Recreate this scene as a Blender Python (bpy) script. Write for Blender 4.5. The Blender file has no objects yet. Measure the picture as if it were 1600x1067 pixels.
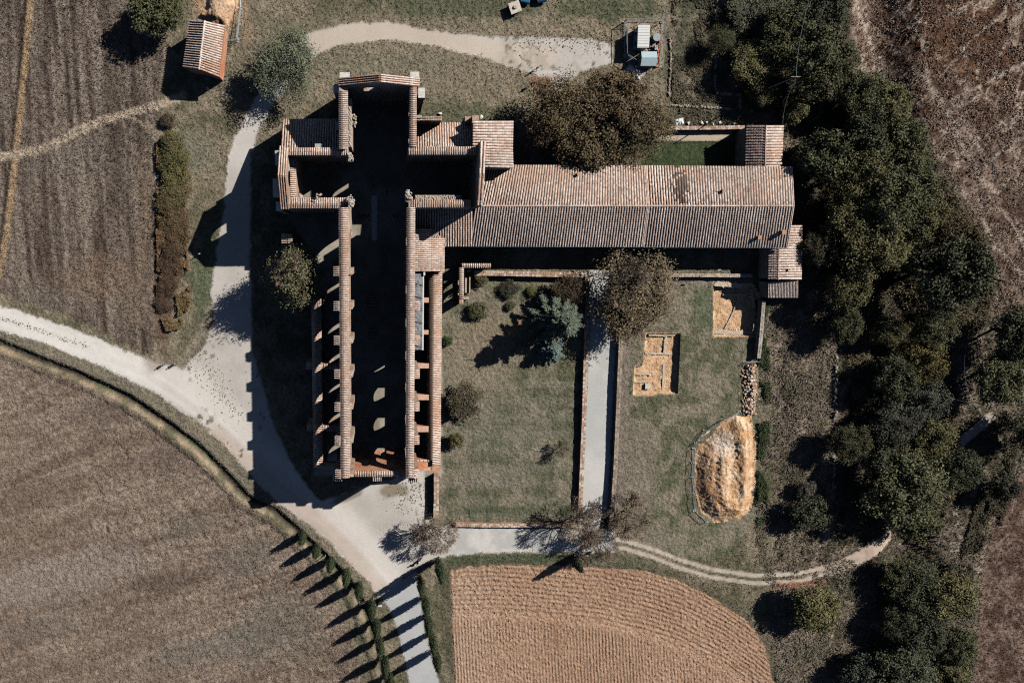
import bpy, bmesh, math, random
import numpy as np
from mathutils import Vector, Matrix
from mathutils.geometry import tessellate_polygon
random.seed(7); rng = np.random.default_rng(11)
SC = bpy.context.scene; COL = SC.collection

# ---------------------------------------------------------------- camera, sky, sun, exposure
CAM_H, TILT, F = 140.0, math.radians(-7), 1150.0
cd = bpy.data.cameras.new('camera'); cam = bpy.data.objects.new('camera', cd); COL.objects.link(cam)
cam.location = (0, 0, CAM_H); cam.rotation_euler = (TILT, 0, 0)
cd.sensor_width = 36; cd.lens = 36 * F / 1600; cd.shift_x = 200 / 1600; cd.clip_end = 9000
SC.camera = cam
SUN_AZ, SUN_EL = math.radians(31.5), math.radians(36.6)   # light travels towards -x,-y
w = bpy.data.worlds.new('World'); SC.world = w; w.use_nodes = True
nt = w.node_tree; sky = nt.nodes.new('ShaderNodeTexSky'); sky.sky_type = 'NISHITA'; sky.sun_disc = False
sky.air_density = .4; sky.dust_density = .25; sky.ozone_density = .8; sky.altitude = 600; sky.sun_elevation = SUN_EL; sky.sun_rotation = math.radians(90) - SUN_AZ
nt.links.new(sky.outputs[0], nt.nodes['Background'].inputs[0]); nt.nodes['Background'].inputs[1].default_value = 0.05
sd_ = bpy.data.lights.new('sun', 'SUN'); sd_.energy = 5.0; sd_.angle = math.radians(0.5); sd_.color = (1, 0.94, 0.86)
sun = bpy.data.objects.new('sun', sd_); COL.objects.link(sun)
sdir = Vector((-math.cos(SUN_EL) * math.cos(SUN_AZ), -math.cos(SUN_EL) * math.sin(SUN_AZ), -math.sin(SUN_EL)))
sun.rotation_euler = sdir.to_track_quat('-Z', 'Y').to_euler(); sun.location = (60, 40, 60)
vs = SC.view_settings; vs.view_transform = 'Standard'; vs.look = 'None'; vs.gamma = 1; vs.exposure = 0.1; vs.use_curve_mapping = False
SC.render.engine = 'CYCLES'; SC.cycles.max_bounces = 4; SC.cycles.diffuse_bounces = 0; SC.cycles.use_denoising = False; SC.cycles.pixel_filter_type = 'BLACKMAN_HARRIS'; SC.cycles.filter_width = 1.15

# ---------------------------------------------------------------- helpers
_c, _s = math.cos(TILT), math.sin(TILT)
def W(px, py, z=0.0):
    """survey mark on the photograph (1600 wide) -> world point at height z"""
    u = (px - 600) / F; v = (533.5 - py) / F
    t = (CAM_H - z) / (_c - v * _s)
    return Vector((u * t, (v * _c + _s) * t, z))
def to_px(x, y, z=0.0):
    dz = z - CAM_H
    yc = y * _c + dz * _s; zc = -y * _s + dz * _c
    return 600 + F * x / (-zc), 533.5 - F * yc / (-zc)

def _h(ix, iy, seed):
    n = (ix.astype(np.int64) * 374761393 + iy.astype(np.int64) * 668265263 + seed * 1442695041) & 0xffffffff
    n = ((n ^ (n >> 13)) * 1274126177) & 0xffffffff
    n = n ^ (n >> 16)
    return (n & 0xffff) / 65535.0
def vnoise(x, y, seed=0):
    x = np.asarray(x, float); y = np.asarray(y, float)
    ix = np.floor(x); iy = np.floor(y); fx = x - ix; fy = y - iy
    fx = fx * fx * (3 - 2 * fx); fy = fy * fy * (3 - 2 * fy)
    a = _h(ix, iy, seed); b = _h(ix + 1, iy, seed); c = _h(ix, iy + 1, seed); d = _h(ix + 1, iy + 1, seed)
    return (a + (b - a) * fx) * (1 - fy) + (c + (d - c) * fx) * fy
def fbm(x, y, scale, oct=4, seed=0):
    s = 0; a = 1; t = 0
    for k in range(oct):
        s = s + a * vnoise(x / scale * 2 ** k + 17.3 * k, y / scale * 2 ** k - 9.1 * k, seed + k); t += a; a *= .55
    return s / t
def sstep(a, b, x):
    t = np.clip((x - a) / (b - a), 0, 1); return t * t * (3 - 2 * t)

def link(o, parent=None, label=None, cat=None, group=None, kind=None):
    COL.objects.link(o)
    if parent is not None:
        o.parent = parent
        off = parent.location if parent.type == 'EMPTY' else Vector((0, 0, 0))
        o.matrix_parent_inverse = Matrix.Translation(-off)
    tag(o, label, cat, group, kind); return o
def tag(o, label=None, cat=None, group=None, kind=None):
    if label: o['label'] = label
    if cat: o['category'] = cat
    if group: o['group'] = group
    if kind: o['kind'] = kind
    return o
def empty(name, loc, label, cat, group=None):
    o = bpy.data.objects.new(name, None); o.location = loc; o.empty_display_size = .3
    COL.objects.link(o); return tag(o, label, cat, group)
def np_mesh(name, V, Fc, mat, col=None, smooth=False):
    """V (n,3), Fc (m,k) same-size faces; col per vertex (n,3)"""
    V = np.asarray(V, np.float32); Fc = np.asarray(Fc, np.int32); k = Fc.shape[1]
    me = bpy.data.meshes.new(name)
    me.vertices.add(len(V)); me.vertices.foreach_set('co', V.ravel())
    me.loops.add(Fc.size); me.loops.foreach_set('vertex_index', Fc.ravel())
    me.polygons.add(len(Fc)); me.polygons.foreach_set('loop_start', np.arange(0, Fc.size, k, dtype=np.int32))
    me.update(calc_edges=True)
    if smooth: me.polygons.foreach_set('use_smooth', np.ones(len(Fc), bool))
    if col is not None:
        a = me.color_attributes.new('Col', 'FLOAT_COLOR', 'POINT')
        c4 = np.ones((len(V), 4), np.float32); c4[:, :3] = col; a.data.foreach_set('color', c4.ravel())
    me.materials.append(mat); return me
def py_mesh(name, V, Fc, mat, cols=None):
    me = bpy.data.meshes.new(name); me.from_pydata([tuple(v) for v in V], [], Fc)
    if cols is not None:
        a = me.color_attributes.new('Col', 'FLOAT_COLOR', 'POINT')
        a.data.foreach_set('color', [q for c in cols for q in (c[0], c[1], c[2], 1.0)])
    me.materials.append(mat); me.update(); return me

class MB:
    def __init__(s): s.V = []; s.F = []; s.C = []
    def add(s, V, Fc, c=(1, 1, 1)):
        n = len(s.V); s.V += [tuple(v) for v in V]; s.F += [tuple(i + n for i in f) for f in Fc]; s.C += [c] * len(V)
    def box(s, x0, x1, y0, y1, z0, z1, c=(1, 1, 1)):
        V = [(x0, y0, z0), (x1, y0, z0), (x1, y1, z0), (x0, y1, z0), (x0, y0, z1), (x1, y0, z1), (x1, y1, z1), (x0, y1, z1)]
        s.add(V, [(3, 2, 1, 0), (4, 5, 6, 7), (0, 1, 5, 4), (1, 2, 6, 5), (2, 3, 7, 6), (3, 0, 4, 7)], c)
    def prism(s, pts, z0, z1, c=(1, 1, 1)):
        """pts list of (x,y) or (x,y,ztop)"""
        n = len(pts)
        a = sum(pts[i][0] * pts[(i + 1) % n][1] - pts[(i + 1) % n][0] * pts[i][1] for i in range(n))
        if a < 0: pts = pts[::-1]
        V = [(p[0], p[1], z0) for p in pts] + [(p[0], p[1], p[2] if len(p) > 2 else z1) for p in pts]
        s.add(V, [tuple(range(n))[::-1], tuple(range(n, 2 * n))] + [(i, (i + 1) % n, n + (i + 1) % n, n + i) for i in range(n)], c)
    def tube(s, a, b, r0, r1=None, n=6, c=(1, 1, 1)):
        a = Vector(a); b = Vector(b); r1 = r0 if r1 is None else r1
        d = (b - a); 
        if d.length < 1e-6: return
        q = d.to_track_quat('Z', 'Y'); V = []
        for p, r in ((a, r0), (b, r1)):
            for i in range(n):
                t = 2 * math.pi * i / n; V.append(p + q @ Vector((r * math.cos(t), r * math.sin(t), 0)))
        s.add(V, [(i, (i + 1) % n, n + (i + 1) % n, n + i) for i in range(n)] + [tuple(range(n))[::-1], tuple(range(n, 2 * n))], c)
    def lump(s, ctr, r, c=(1, 1, 1), flat=.7):
        t = (1 + 5 ** .5) / 2
        V = [(-1, t, 0), (1, t, 0), (-1, -t, 0), (1, -t, 0), (0, -1, t), (0, 1, t), (0, -1, -t), (0, 1, -t), (t, 0, -1), (t, 0, 1), (-t, 0, -1), (-t, 0, 1)]
        Fc = [(0, 11, 5), (0, 5, 1), (0, 1, 7), (0, 7, 10), (0, 10, 11), (1, 5, 9), (5, 11, 4), (11, 10, 2), (10, 7, 6), (7, 1, 8), (3, 9, 4), (3, 4, 2), (3, 2, 6), (3, 6, 8), (3, 8, 9), (4, 9, 5), (2, 4, 11), (6, 2, 10), (8, 6, 7), (9, 8, 1)]
        sx, sy = r * random.uniform(.75, 1.25), r * random.uniform(.75, 1.25); a = random.uniform(0, 6.28)
        O = []
        for v in V:
            k = random.uniform(.75, 1.15) / 1.9
            x, y, z = v[0] * sx * k, v[1] * sy * k, v[2] * r * flat * k
            O.append((ctr[0] + x * math.cos(a) - y * math.sin(a), ctr[1] + x * math.sin(a) + y * math.cos(a), ctr[2] + z))
        s.add(O, Fc, c)
    def build(s, name, mat, parent=None, **kw):
        me = py_mesh(name, s.V, s.F, mat, s.C)
        return link(bpy.data.objects.new(name, me), parent, **kw)

# ---------------------------------------------------------------- materials
def mat_new(name):
    m = bpy.data.materials.new(name); m.use_nodes = True; return m, m.node_tree, m.node_tree.nodes['Principled BSDF']
def nmath(nt, op, a, b):
    n = nt.nodes.new('ShaderNodeMath'); n.operation = op
    for i, v in enumerate((a, b)):
        if isinstance(v, (int, float)): n.inputs[i].default_value = v
        elif v is not None: nt.links.new(v, n.inputs[i])
    return n.outputs[0]
def noise(nt, scale, detail=3, rough=.6, stretch=None):
    tc = nt.nodes.new('ShaderNodeTexCoord'); n = nt.nodes.new('ShaderNodeTexNoise')
    n.inputs['Scale'].default_value = scale; n.inputs['Detail'].default_value = detail; n.inputs['Roughness'].default_value = rough
    if stretch:
        mp = nt.nodes.new('ShaderNodeMapping'); mp.inputs['Scale'].default_value = stretch
        nt.links.new(tc.outputs['Object'], mp.inputs[0]); nt.links.new(mp.outputs[0], n.inputs['Vector'])
    else: nt.links.new(tc.outputs['Object'], n.inputs['Vector'])
    return n.outputs['Fac']
def rmap(nt, fac, a, b, c, d):
    n = nt.nodes.new('ShaderNodeMapRange'); nt.links.new(fac, n.inputs[0])
    for i, v in enumerate((a, b, c, d)): n.inputs[i + 1].default_value = v
    return n.outputs[0]
def vmul(nt, col, fac):
    n = nt.nodes.new('ShaderNodeVectorMath'); n.operation = 'SCALE'
    if isinstance(col, tuple): n.inputs[0].default_value = col
    else: nt.links.new(col, n.inputs[0])
    nt.links.new(fac, n.inputs['Scale']); return n.outputs[0]
def bump(nt, bs, h, strength, dist):
    b = nt.nodes.new('ShaderNodeBump'); b.inputs['Strength'].default_value = strength; b.inputs['Distance'].default_value = dist
    nt.links.new(h, b.inputs['Height']); nt.links.new(b.outputs[0], bs.inputs['Normal'])
def vc_mat(name, grain=(2.2, .65, 1.35), grain2=(9, .8, 1.2), bmp=None, rough=.95, spec=.1, objcol=False):
    """colour from the mesh's own Col attribute (or the object's colour) times fine grain"""
    m, nt, bs = mat_new(name)
    if objcol:
        oi = nt.nodes.new('ShaderNodeObjectInfo'); at = nt.nodes.new('ShaderNodeAttribute'); at.attribute_name = 'Col'
        mx = nt.nodes.new('ShaderNodeVectorMath'); mx.operation = 'MULTIPLY'
        nt.links.new(oi.outputs['Color'], mx.inputs[0]); nt.links.new(at.outputs['Color'], mx.inputs[1]); c = mx.outputs[0]
    else:
        at = nt.nodes.new('ShaderNodeAttribute'); at.attribute_name = 'Col'; c = at.outputs['Color']
    if grain:
        n1 = noise(nt, grain[0]); f = rmap(nt, n1, .3, .7, grain[1], grain[2])
        if grain2:
            n2 = noise(nt, grain2[0], 2); f = nmath(nt, 'MULTIPLY', f, rmap(nt, n2, .3, .7, grain2[1], grain2[2]))
        c = vmul(nt, c, f)
        if bmp: bump(nt, bs, n1, bmp[0], bmp[1])
    nt.links.new(c, bs.inputs['Base Color'])
    bs.inputs['Roughness'].default_value = rough; bs.inputs['Specular IOR Level'].default_value = spec
    return m
def flat_mat(name, col, var=.25, scale=3, rough=.9, spec=.2, metal=0, bmp=None):
    m, nt, bs = mat_new(name)
    n1 = noise(nt, scale, 4); c = vmul(nt, col, rmap(nt, n1, .3, .7, 1 - var, 1 + var))
    nt.links.new(c, bs.inputs['Base Color']); bs.inputs['Roughness'].default_value = rough
    bs.inputs['Specular IOR Level'].default_value = spec; bs.inputs['Metallic'].default_value = metal
    if bmp: bump(nt, bs, n1, *bmp)
    return m
def wall_mat(name, c1, c2, c3):
    m, nt, bs = mat_new(name)
    tc = nt.nodes.new('ShaderNodeTexCoord'); mp = nt.nodes.new('ShaderNodeMapping')
    mp.inputs['Rotation'].default_value = (math.radians(90), 0, 0); nt.links.new(tc.outputs['Object'], mp.inputs[0])
    v = nt.nodes.new('ShaderNodeTexVoronoi'); v.inputs['Scale'].default_value = 2.6; nt.links.new(tc.outputs['Object'], v.inputs['Vector'])
    r = nt.nodes.new('ShaderNodeValToRGB'); e = r.color_ramp.elements
    e[0].position = .25; e[0].color = (*c1, 1); e[1].position = .8; e[1].color = (*c3, 1); k = e.new(.5); k.color = (*c2, 1)
    sep = nt.nodes.new('ShaderNodeSeparateColor'); nt.links.new(v.outputs['Color'], sep.inputs[0])
    nz = noise(nt, .35, 5, .65)
    f = nmath(nt, 'ADD', nmath(nt, 'MULTIPLY', sep.outputs[0], .35), nmath(nt, 'MULTIPLY', rmap(nt, nz, .3, .7, 0, 1), .65))
    nt.links.new(f, r.inputs[0]); g = noise(nt, 6, 3)
    nt.links.new(vmul(nt, r.outputs[0], rmap(nt, g, .3, .7, .75, 1.2)), bs.inputs['Base Color'])
    bs.inputs['Roughness'].default_value = .95; bs.inputs['Specular IOR Level'].default_value = .1
    bump(nt, bs, v.outputs['Distance'], .5, .08); return m
M = {}
M['ground'] = vc_mat('ground_earth', (1.6, .72, 1.3), (6, .78, 1.25), bmp=(.9, .35))
M['gravel'] = vc_mat('gravel', (3, .92, 1.07), (14, .9, 1.1), bmp=(.3, .05))
M['tile'] = vc_mat('clay_tile', (5, .8, 1.2), None, bmp=(.3, .04), rough=.9)
M['tuft'] = vc_mat('dry_blades', None)
M['leaf'] = vc_mat('leaf', None, objcol=True, rough=.7, spec=.25)
M['bark'] = flat_mat('bark', (.1, .075, .055), .35, 4)
M['twig'] = flat_mat('twig', (.28, .215, .16), .35, 3)
M['wall'] = wall_mat('abbey_stone', (.42, .25, .17), (.46, .34, .26), (.55, .51, .45))
M['wallred'] = wall_mat('abbey_brick', (.55, .2, .1), (.6, .27, .16), (.6, .4, .28))
M['rubble'] = vc_mat('rubble_stone', (4, .75, 1.25), None, bmp=(.4, .05))
M['metal'] = flat_mat('galvanised_metal', (.35, .42, .42), .15, 8, .5, .5, .4)
M['white'] = flat_mat('white_panel', (.72, .74, .74), .06, 1.5, .5, .3)
M['grey'] = flat_mat('grey_panel', (.3, .38, .42), .08, 1.5, .5, .3)
M['dark'] = flat_mat('dark_rubber', (.03, .03, .035), .2, 4, .7)
M['glass'] = flat_mat('dark_glass', (.03, .05, .07), .1, 1, .12, .6)
M['tarp'] = flat_mat('grey_tarpaulin', (.17, .18, .19), .3, 1.4, .55, .4, bmp=(.7, .25))
M['orange'] = flat_mat('orange_net', (.6, .17, .09), .3, 5)
M['skin'] = flat_mat('skin', (.5, .3, .22), .05)
M['hair'] = flat_mat('hair', (.05, .03, .02), .2, 20)
M['floor_runner'] = flat_mat('pale_runner', (.78, .72, .85), .05, 3)
M['carblue'] = flat_mat('blue_car_paint', (.03, .16, .3), .03, 1, .3, .6)
M['cardark'] = flat_mat('dark_blue_car_paint', (.02, .05, .12), .03, 1, .3, .6)
M['wood'] = flat_mat('weathered_wood', (.42, .36, .3), .2, 6)
def pal(c, name): M[name] = flat_mat(name, c, .08, 3); return M[name]
for n_, c_ in (('cloth_white', (.75, .74, .72)), ('cloth_dark', (.04, .04, .05)), ('cloth_blue', (.06, .12, .28)), ('cloth_red', (.45, .08, .07)), ('cloth_jeans', (.08, .1, .16)), ('cloth_tan', (.4, .3, .2))): pal(c_, n_)

# ================================================================ GROUND
def poly_sd(X, Y, poly):
    """signed distance in survey pixels, negative inside"""
    P = np.array(poly, float); d = np.full(X.shape, 1e9); ins = np.zeros(X.shape, bool); n = len(P)
    for i in range(n):
        a = P[i]; b = P[(i + 1) % n]; e = b - a; L = e @ e + 1e-9
        t = np.clip(((X - a[0]) * e[0] + (Y - a[1]) * e[1]) / L, 0, 1)
        d = np.minimum(d, np.hypot(X - a[0] - t * e[0], Y - a[1] - t * e[1]))
        cr = ((a[1] > Y) != (b[1] > Y)); den = (b[1] - a[1]) if abs(b[1] - a[1]) > 1e-9 else 1e-9
        ins ^= cr & (X < (b[0] - a[0]) * (Y - a[1]) / den + a[0])
    return np.where(ins, -d, d)
def line_d(X, Y, pts, closed=False):
    P = np.array(pts, float); d = np.full(X.shape, 1e9); sdn = np.zeros(X.shape); tt = np.zeros(X.shape); acc = 0.0
    for i in range(len(P) - 1):
        a = P[i]; b = P[i + 1]; e = b - a; L = math.hypot(*e)
        t = np.clip(((X - a[0]) * e[0] + (Y - a[1]) * e[1]) / (L * L), 0, 1)
        dd = np.hypot(X - a[0] - t * e[0], Y - a[1] - t * e[1]); m = dd < d
        side = ((X - a[0]) * e[1] - (Y - a[1]) * e[0]) / L
        d = np.where(m, dd, d); sdn = np.where(m, np.sign(side) * dd, sdn); tt = np.where(m, acc + t * L, tt); acc += L
    return d, sdn, tt

PLOW = [(705, 892), (730, 886), (800, 883), (900, 886), (1000, 891), (1060, 906), (1120, 938), (1170, 973), (1195, 1010), (1208, 1067), (1222, 1200), (726, 1200), (712, 1067), (706, 960)]
MOUND = [(1086, 702), (1095, 682), (1120, 664), (1150, 648), (1172, 648), (1180, 690), (1178, 760), (1172, 798), (1150, 815), (1115, 815), (1095, 800), (1084, 760)]
HEAP2 = [(306, 26), (318, 10), (330, -30), (372, -30), (374, 16), (362, 30), (357, 46), (330, 44)]
TR1 = [(1116, 444), (1176, 444), (1190, 470), (1190, 525), (1116, 525)]
TR2 = [(1010, 521), (1062, 521), (1057, 615), (990, 617), (993, 572), (1006, 571)]
DITCH = [(-260, 440), (0, 537), (60, 562), (120, 585), (200, 622), (260, 662), (310, 700), (350, 740), (385, 778), (430, 800), (470, 836), (520, 884), (555, 925), (572, 960), (590, 1010), (602, 1067), (612, 1160)]
FIELD_UL = [(-400, -300), (215, -300), (212, 40), (262, 70), (246, 150), (245, 300), (246, 480), (236, 556), (190, 535), (130, 505), (60, 478), (0, 458), (-400, 320)]
FIELD_LL = [(-400, 400), (0, 552), (60, 575), (120, 598), (200, 640), (260, 682), (300, 716), (345, 760), (395, 800), (430, 820), (480, 870), (520, 930), (545, 990), (570, 1067), (590, 1200), (-400, 1200)]
ROAD = [(-400, 345), (0, 477), (60, 497), (140, 524), (200, 550), (250, 569), (285, 576), (318, 545), (335, 500), (330, 455), (338, 400), (350, 330), (354, 270), (362, 225), (380, 190), (395, 160), (425, 120), (455, 80), (470, 58), (530, 38), (600, 34), (680, 50), (760, 58), (850, 58), (925, 62), (958, 72), (960, 98), (905, 113), (882, 140), (868, 146), (856, 122), (800, 106), (740, 86), (680, 73), (600, 62), (530, 70), (500, 82), (470, 110), (430, 160), (405, 200), (392, 240), (391, 400), (394, 545), (410, 600), (428, 665), (450, 713), (480, 762), (500, 782), (520, 778), (570, 760), (640, 742), (662, 735), (668, 800), (672, 822), (712, 824), (960, 828), (962, 862), (740, 864), (700, 868), (662, 880), (640, 894), (618, 916), (594, 934), (575, 908), (540, 872), (490, 824), (440, 790), (395, 745), (350, 695), (300, 652), (240, 612), (170, 577), (80, 541), (0, 514), (-400, 390)]
LANE = [(594, 928), (650, 892), (656, 930), (664, 985), (676, 1030), (690, 1080), (720, 1200), (660, 1200), (640, 1067), (622, 985), (608, 950)]
PATH = [(921, 421), (962, 424), (964, 520), (956, 660), (950, 790), (934, 832), (905, 832), (908, 795), (914, 660), (921, 520)]
COURT = [(690, 432), (905, 432), (906, 640), (904, 818), (684, 818), (688, 640)]
YARD = [(976, 34), (1036, 34), (1036, 104), (1000, 120), (976, 92)]
NAVE = [(476, 240), (545, 240), (545, 140), (645, 140), (645, 240), (745, 240), (745, 320), (690, 320), (690, 742), (492, 742), (492, 400), (440, 320)]
RIGHTPATH = [(1030, 204), (1148, 204), (1136, 216), (1120, 220), (1030, 219)]
GREENC = [(1000, 219), (1170, 219), (1170, 262), (1000, 262)]
PLANKROAD = [(1494, 688), (1504, 698), (1558, 652), (1546, 644)]

def paint(x, y):
    """albedo map of the land: returns colour (n,3), region id (n)"""
    X, Y = to_px(x, y, 0.0)
    n1 = fbm(x, y, 9, 4, 1); n2 = fbm(x, y, 2.2, 4, 2); n3 = fbm(x, y, .8, 3, 3); n4 = fbm(x, y, 25, 3, 4)
    wob = (n2 - .5) * 9 + (n3 - .5) * 7
    C = np.empty(X.shape + (3,)); reg = np.zeros(X.shape, np.int8)
    def lay(a, c, rid=None):
        nonlocal C
        c = np.asarray(c, float)
        C = C * (1 - a[..., None]) + c * a[..., None]
        if rid is not None: reg[a > .5] = rid
    def mixc(c1, c2, t): return np.asarray(c1) * (1 - t[..., None]) + np.asarray(c2) * t[..., None]
    def blob(cx, cy, rx, ry, c, k=1.0, ang=0):
        ca, sa = math.cos(math.radians(ang)), math.sin(math.radians(ang))
        dx = X - cx; dy = Y - cy; u = (dx * ca + dy * sa) / rx; v = (-dx * sa + dy * ca) / ry
        d = np.sqrt(u * u + v * v) + (n2 - .5) * .9 + (n1 - .5) * .5
        lay((1 - sstep(.55, 1.15, d)) * k, c)
    # grassland
    C = mixc((.115, .11, .07), (.26, .22, .16), sstep(.3, .7, n2 * .6 + n1 * .4))
    # right-hand scrub slopes
    right = sstep(1185, 1230, X + wob * 1.5 - (Y > 860) * 0)
    lay(right, mixc((.075, .068, .046), (.225, .182, .14), sstep(.34, .66, n2 * .45 + n1 * .35 + n3 * .2)))
    reg[right > .5] = 8
    # upper right ground behind the cabin
    ur = sstep(1030, 1060, X + wob) * (1 - sstep(190, 215, Y)); lay(ur * .8, mixc((.075, .078, .052), (.18, .155, .12), sstep(.35, .65, n2)))
    # heath upper right: reddish brown bracken
    edge = np.interp(Y, [-300, 0, 60, 130, 200, 300, 420, 520, 600], [1270, 1310, 1330, 1375, 1440, 1500, 1560, 1600, 1700])
    hh = sstep(-8, 12, X - edge + wob * 1.6) * (1 - sstep(560, 620, Y))
    lay(hh, mixc((.08, .046, .034), (.25, .188, .152), sstep(.4, .66, n2 * .5 + n3 * .25 + n1 * .25)), 9)
    e2 = np.interp(Y, [-300, 0, 60, 110, 200, 260], [1350, 1380, 1395, 1450, 1540, 1600])
    lay(sstep(-10, 25, X - e2 + wob * 2) * (1 - sstep(95, 150, Y - (X - 1450) * .25 + wob * 2)), mixc((.07, .036, .024), (.15, .085, .055), sstep(.35, .7, n2)))
    # streak paths in the bracken
    for pts, ww in (([(1340, 0), (1375, 70), (1400, 130), (1425, 170)], 7), ([(1400, 0), (1440, 60), (1450, 110), (1455, 160), (1500, 180), (1540, 250)], 3), ([(1430, 110), (1465, 150), (1500, 220), (1540, 290)], 6),
                    ([(1470, 120), (1520, 60), (1560, 30)], 2), ([(1480, 160), (1560, 120), (1600, 100)], 3), ([(1540, 260), (1575, 225), (1600, 215)], 3), ([(1530, 330), (1560, 390), (1600, 430)], 4), ([(1500, 300), (1570, 330), (1610, 400)], 3)):
        d, _, _ = line_d(X, Y, pts); lay((1 - sstep(ww * .3, ww, d + wob * .5)) * .75, (.42, .36, .3))
    rdg = np.abs(fbm(x + n2 * 3, y * .75 + n2 * 3, 3.4, 3, 95) - .5)
    hz = np.maximum(hh, right * .6); lay(hz * (1 - sstep(.006, .05, rdg)) * (.45 + .6 * n1), (.46, .38, .31))
    rdg = np.abs(fbm(x * .8 - y * .4, y + x * .2, 1.6, 3, 97) - .5); lay(hz * (1 - sstep(.004, .03, rdg)) * .4, (.36, .29, .23))
    # lower right brown field
    e3 = np.interp(Y, [560, 700, 760, 850, 900, 1067, 1200], [1700, 1640, 1575, 1545, 1535, 1522, 1512])
    lay(sstep(-2, 3, X - e3 + (n3 - .5) * 4) * sstep(560, 600, Y), mixc((.09, .056, .042), (.22, .158, .13), sstep(.38, .66, n3 * .6 + n2 * .4)), 7)
    d, _, _ = line_d(X, Y, [(1600, 745), (1560, 785), (1542, 860), (1533, 960), (1520, 1067), (1514, 1200)]); lay((1 - sstep(2, 5, d)) * .7, (.2, .145, .11))
    # wood floor, dark
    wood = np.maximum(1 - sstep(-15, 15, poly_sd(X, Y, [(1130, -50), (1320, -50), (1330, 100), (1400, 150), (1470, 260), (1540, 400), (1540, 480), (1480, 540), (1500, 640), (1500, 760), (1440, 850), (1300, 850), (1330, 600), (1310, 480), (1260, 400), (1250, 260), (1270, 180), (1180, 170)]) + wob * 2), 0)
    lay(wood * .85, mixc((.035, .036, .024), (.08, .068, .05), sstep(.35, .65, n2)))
    # lawn right of the path
    lw = 1 - sstep(-3, 3, poly_sd(X, Y, [(968, 440), (1182, 440), (1190, 530), (1182, 640), (1180, 820), (1120, 880), (1060, 870), (965, 840)]) + wob)
    lay(lw, mixc((.1, .108, .065), (.24, .212, .16), sstep(.36, .64, n2 * .5 + n1 * .3 + n3 * .2)), 5)
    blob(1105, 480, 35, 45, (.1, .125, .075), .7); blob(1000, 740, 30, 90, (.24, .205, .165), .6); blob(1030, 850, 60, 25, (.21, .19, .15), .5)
    # lawn in the cloister
    cs = poly_sd(X, Y, COURT); ca_ = 1 - sstep(-2, 2, cs + wob * .3)
    lay(ca_, mixc((.085, .094, .055), (.235, .207, .155), sstep(.34, .66, n2 * .55 + n1 * .25 + n3 * .2)), 5)
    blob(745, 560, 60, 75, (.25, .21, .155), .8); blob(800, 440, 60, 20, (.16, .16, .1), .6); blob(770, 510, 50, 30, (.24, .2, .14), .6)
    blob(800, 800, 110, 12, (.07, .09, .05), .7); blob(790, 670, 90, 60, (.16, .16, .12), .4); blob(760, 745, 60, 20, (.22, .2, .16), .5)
    for yy in range(600, 830, 26):     # faint mowing bands
        lay(ca_ * (1 - sstep(3, 9, np.abs(Y - yy + wob * .4))) * .32, (.24, .22, .18))
    d, _, _ = line_d(X, Y, [(868, 470), (840, 490), (815, 505), (790, 525)]); lay((1 - sstep(3, 9, d + wob * .7)) * .8, (.34, .19, .12))
    # verge strips beside the path walls
    d, _, _ = line_d(X, Y, [(980, 445), (977, 560), (974, 640), (972, 700), (968, 800)]); lay((1 - sstep(6, 9, d + wob * .3)), mixc((.17, .14, .115), (.27, .23, .19), n3))
    d, _, _ = line_d(X, Y, [(1010, 438), (1170, 440)]); lay((1 - sstep(5, 9, d + wob * .3)), mixc((.2, .175, .14), (.28, .24, .2), n3))
    # around the apse / upper meadow
    blob(640, 90, 260, 70, (.25, .215, .16), .8); blob(760, 10, 170, 26, (.1, .11, .07), .8); blob(960, 15, 130, 22, (.085, .1, .06), .8); blob(590, 100, 140, 20, (.19, .18, .13), .5)
    blob(735, 175, 80, 16, (.12, .125, .08), .8); blob(850, 130, 26, 26, (.24, .12, .08), .7); blob(1180, 20, 40, 40, (.08, .075, .055), .5)
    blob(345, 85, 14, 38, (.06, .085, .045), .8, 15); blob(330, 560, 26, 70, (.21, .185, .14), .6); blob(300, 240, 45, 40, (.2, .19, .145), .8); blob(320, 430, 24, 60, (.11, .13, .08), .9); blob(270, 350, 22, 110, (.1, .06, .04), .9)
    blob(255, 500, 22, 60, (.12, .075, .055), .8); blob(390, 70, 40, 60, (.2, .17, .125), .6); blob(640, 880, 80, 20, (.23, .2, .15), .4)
    # dust patches of the soil heap and barn
    blob(345, 18, 45, 40, (.46, .31, .2), .9); blob(388, 50, 10, 22, (.33, .23, .16), .6)
    # fields
    a = 1 - sstep(-4, 4, poly_sd(X, Y, FIELD_UL) + wob * .9)
    st = fbm(x * 1.0 + y * .015, y * .05, .8, 3, 21); st2 = fbm(x, y * .04, 3.2, 2, 22)
    cc = mixc((.09, .067, .055), (.275, .228, .188), sstep(.3, .72, st * .58 + n3 * .15 + st2 * .17 + n1 * .1))
    lay(a, cc, 1)
    am = a
    for (cx, cy, rx, ry, c, k) in ((160, 440, 90, 40, (.23, .165, .12), .6), (225, 330, 20, 120, (.24, .185, .135), .6), (215, 480, 40, 40, (.24, .19, .145), .6), (180, 80, 26, 110, (.19, .16, .13), .4), (60, 470, 90, 25, (.21, .18, .15), .5), (120, 250, 120, 50, (.2, .175, .15), .3)): 
        b = C.copy(); blob(cx, cy, rx, ry, c, k); C = b * (1 - am[..., None]) + C * am[..., None]
    d, sdn, _ = line_d(X, Y, [(52, -300), (48, 0), (40, 90), (30, 190), (22, 270), (12, 350), (2, 410), (-10, 460)])
    lay(am * (1 - sstep(3.5, 7, d + wob * .35)), (.37, .265, .165), None); lay(am * (1 - sstep(1.5, 4, np.abs(sdn + 7.5) + wob * .3)) * .8, (.05, .038, .03))
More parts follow.
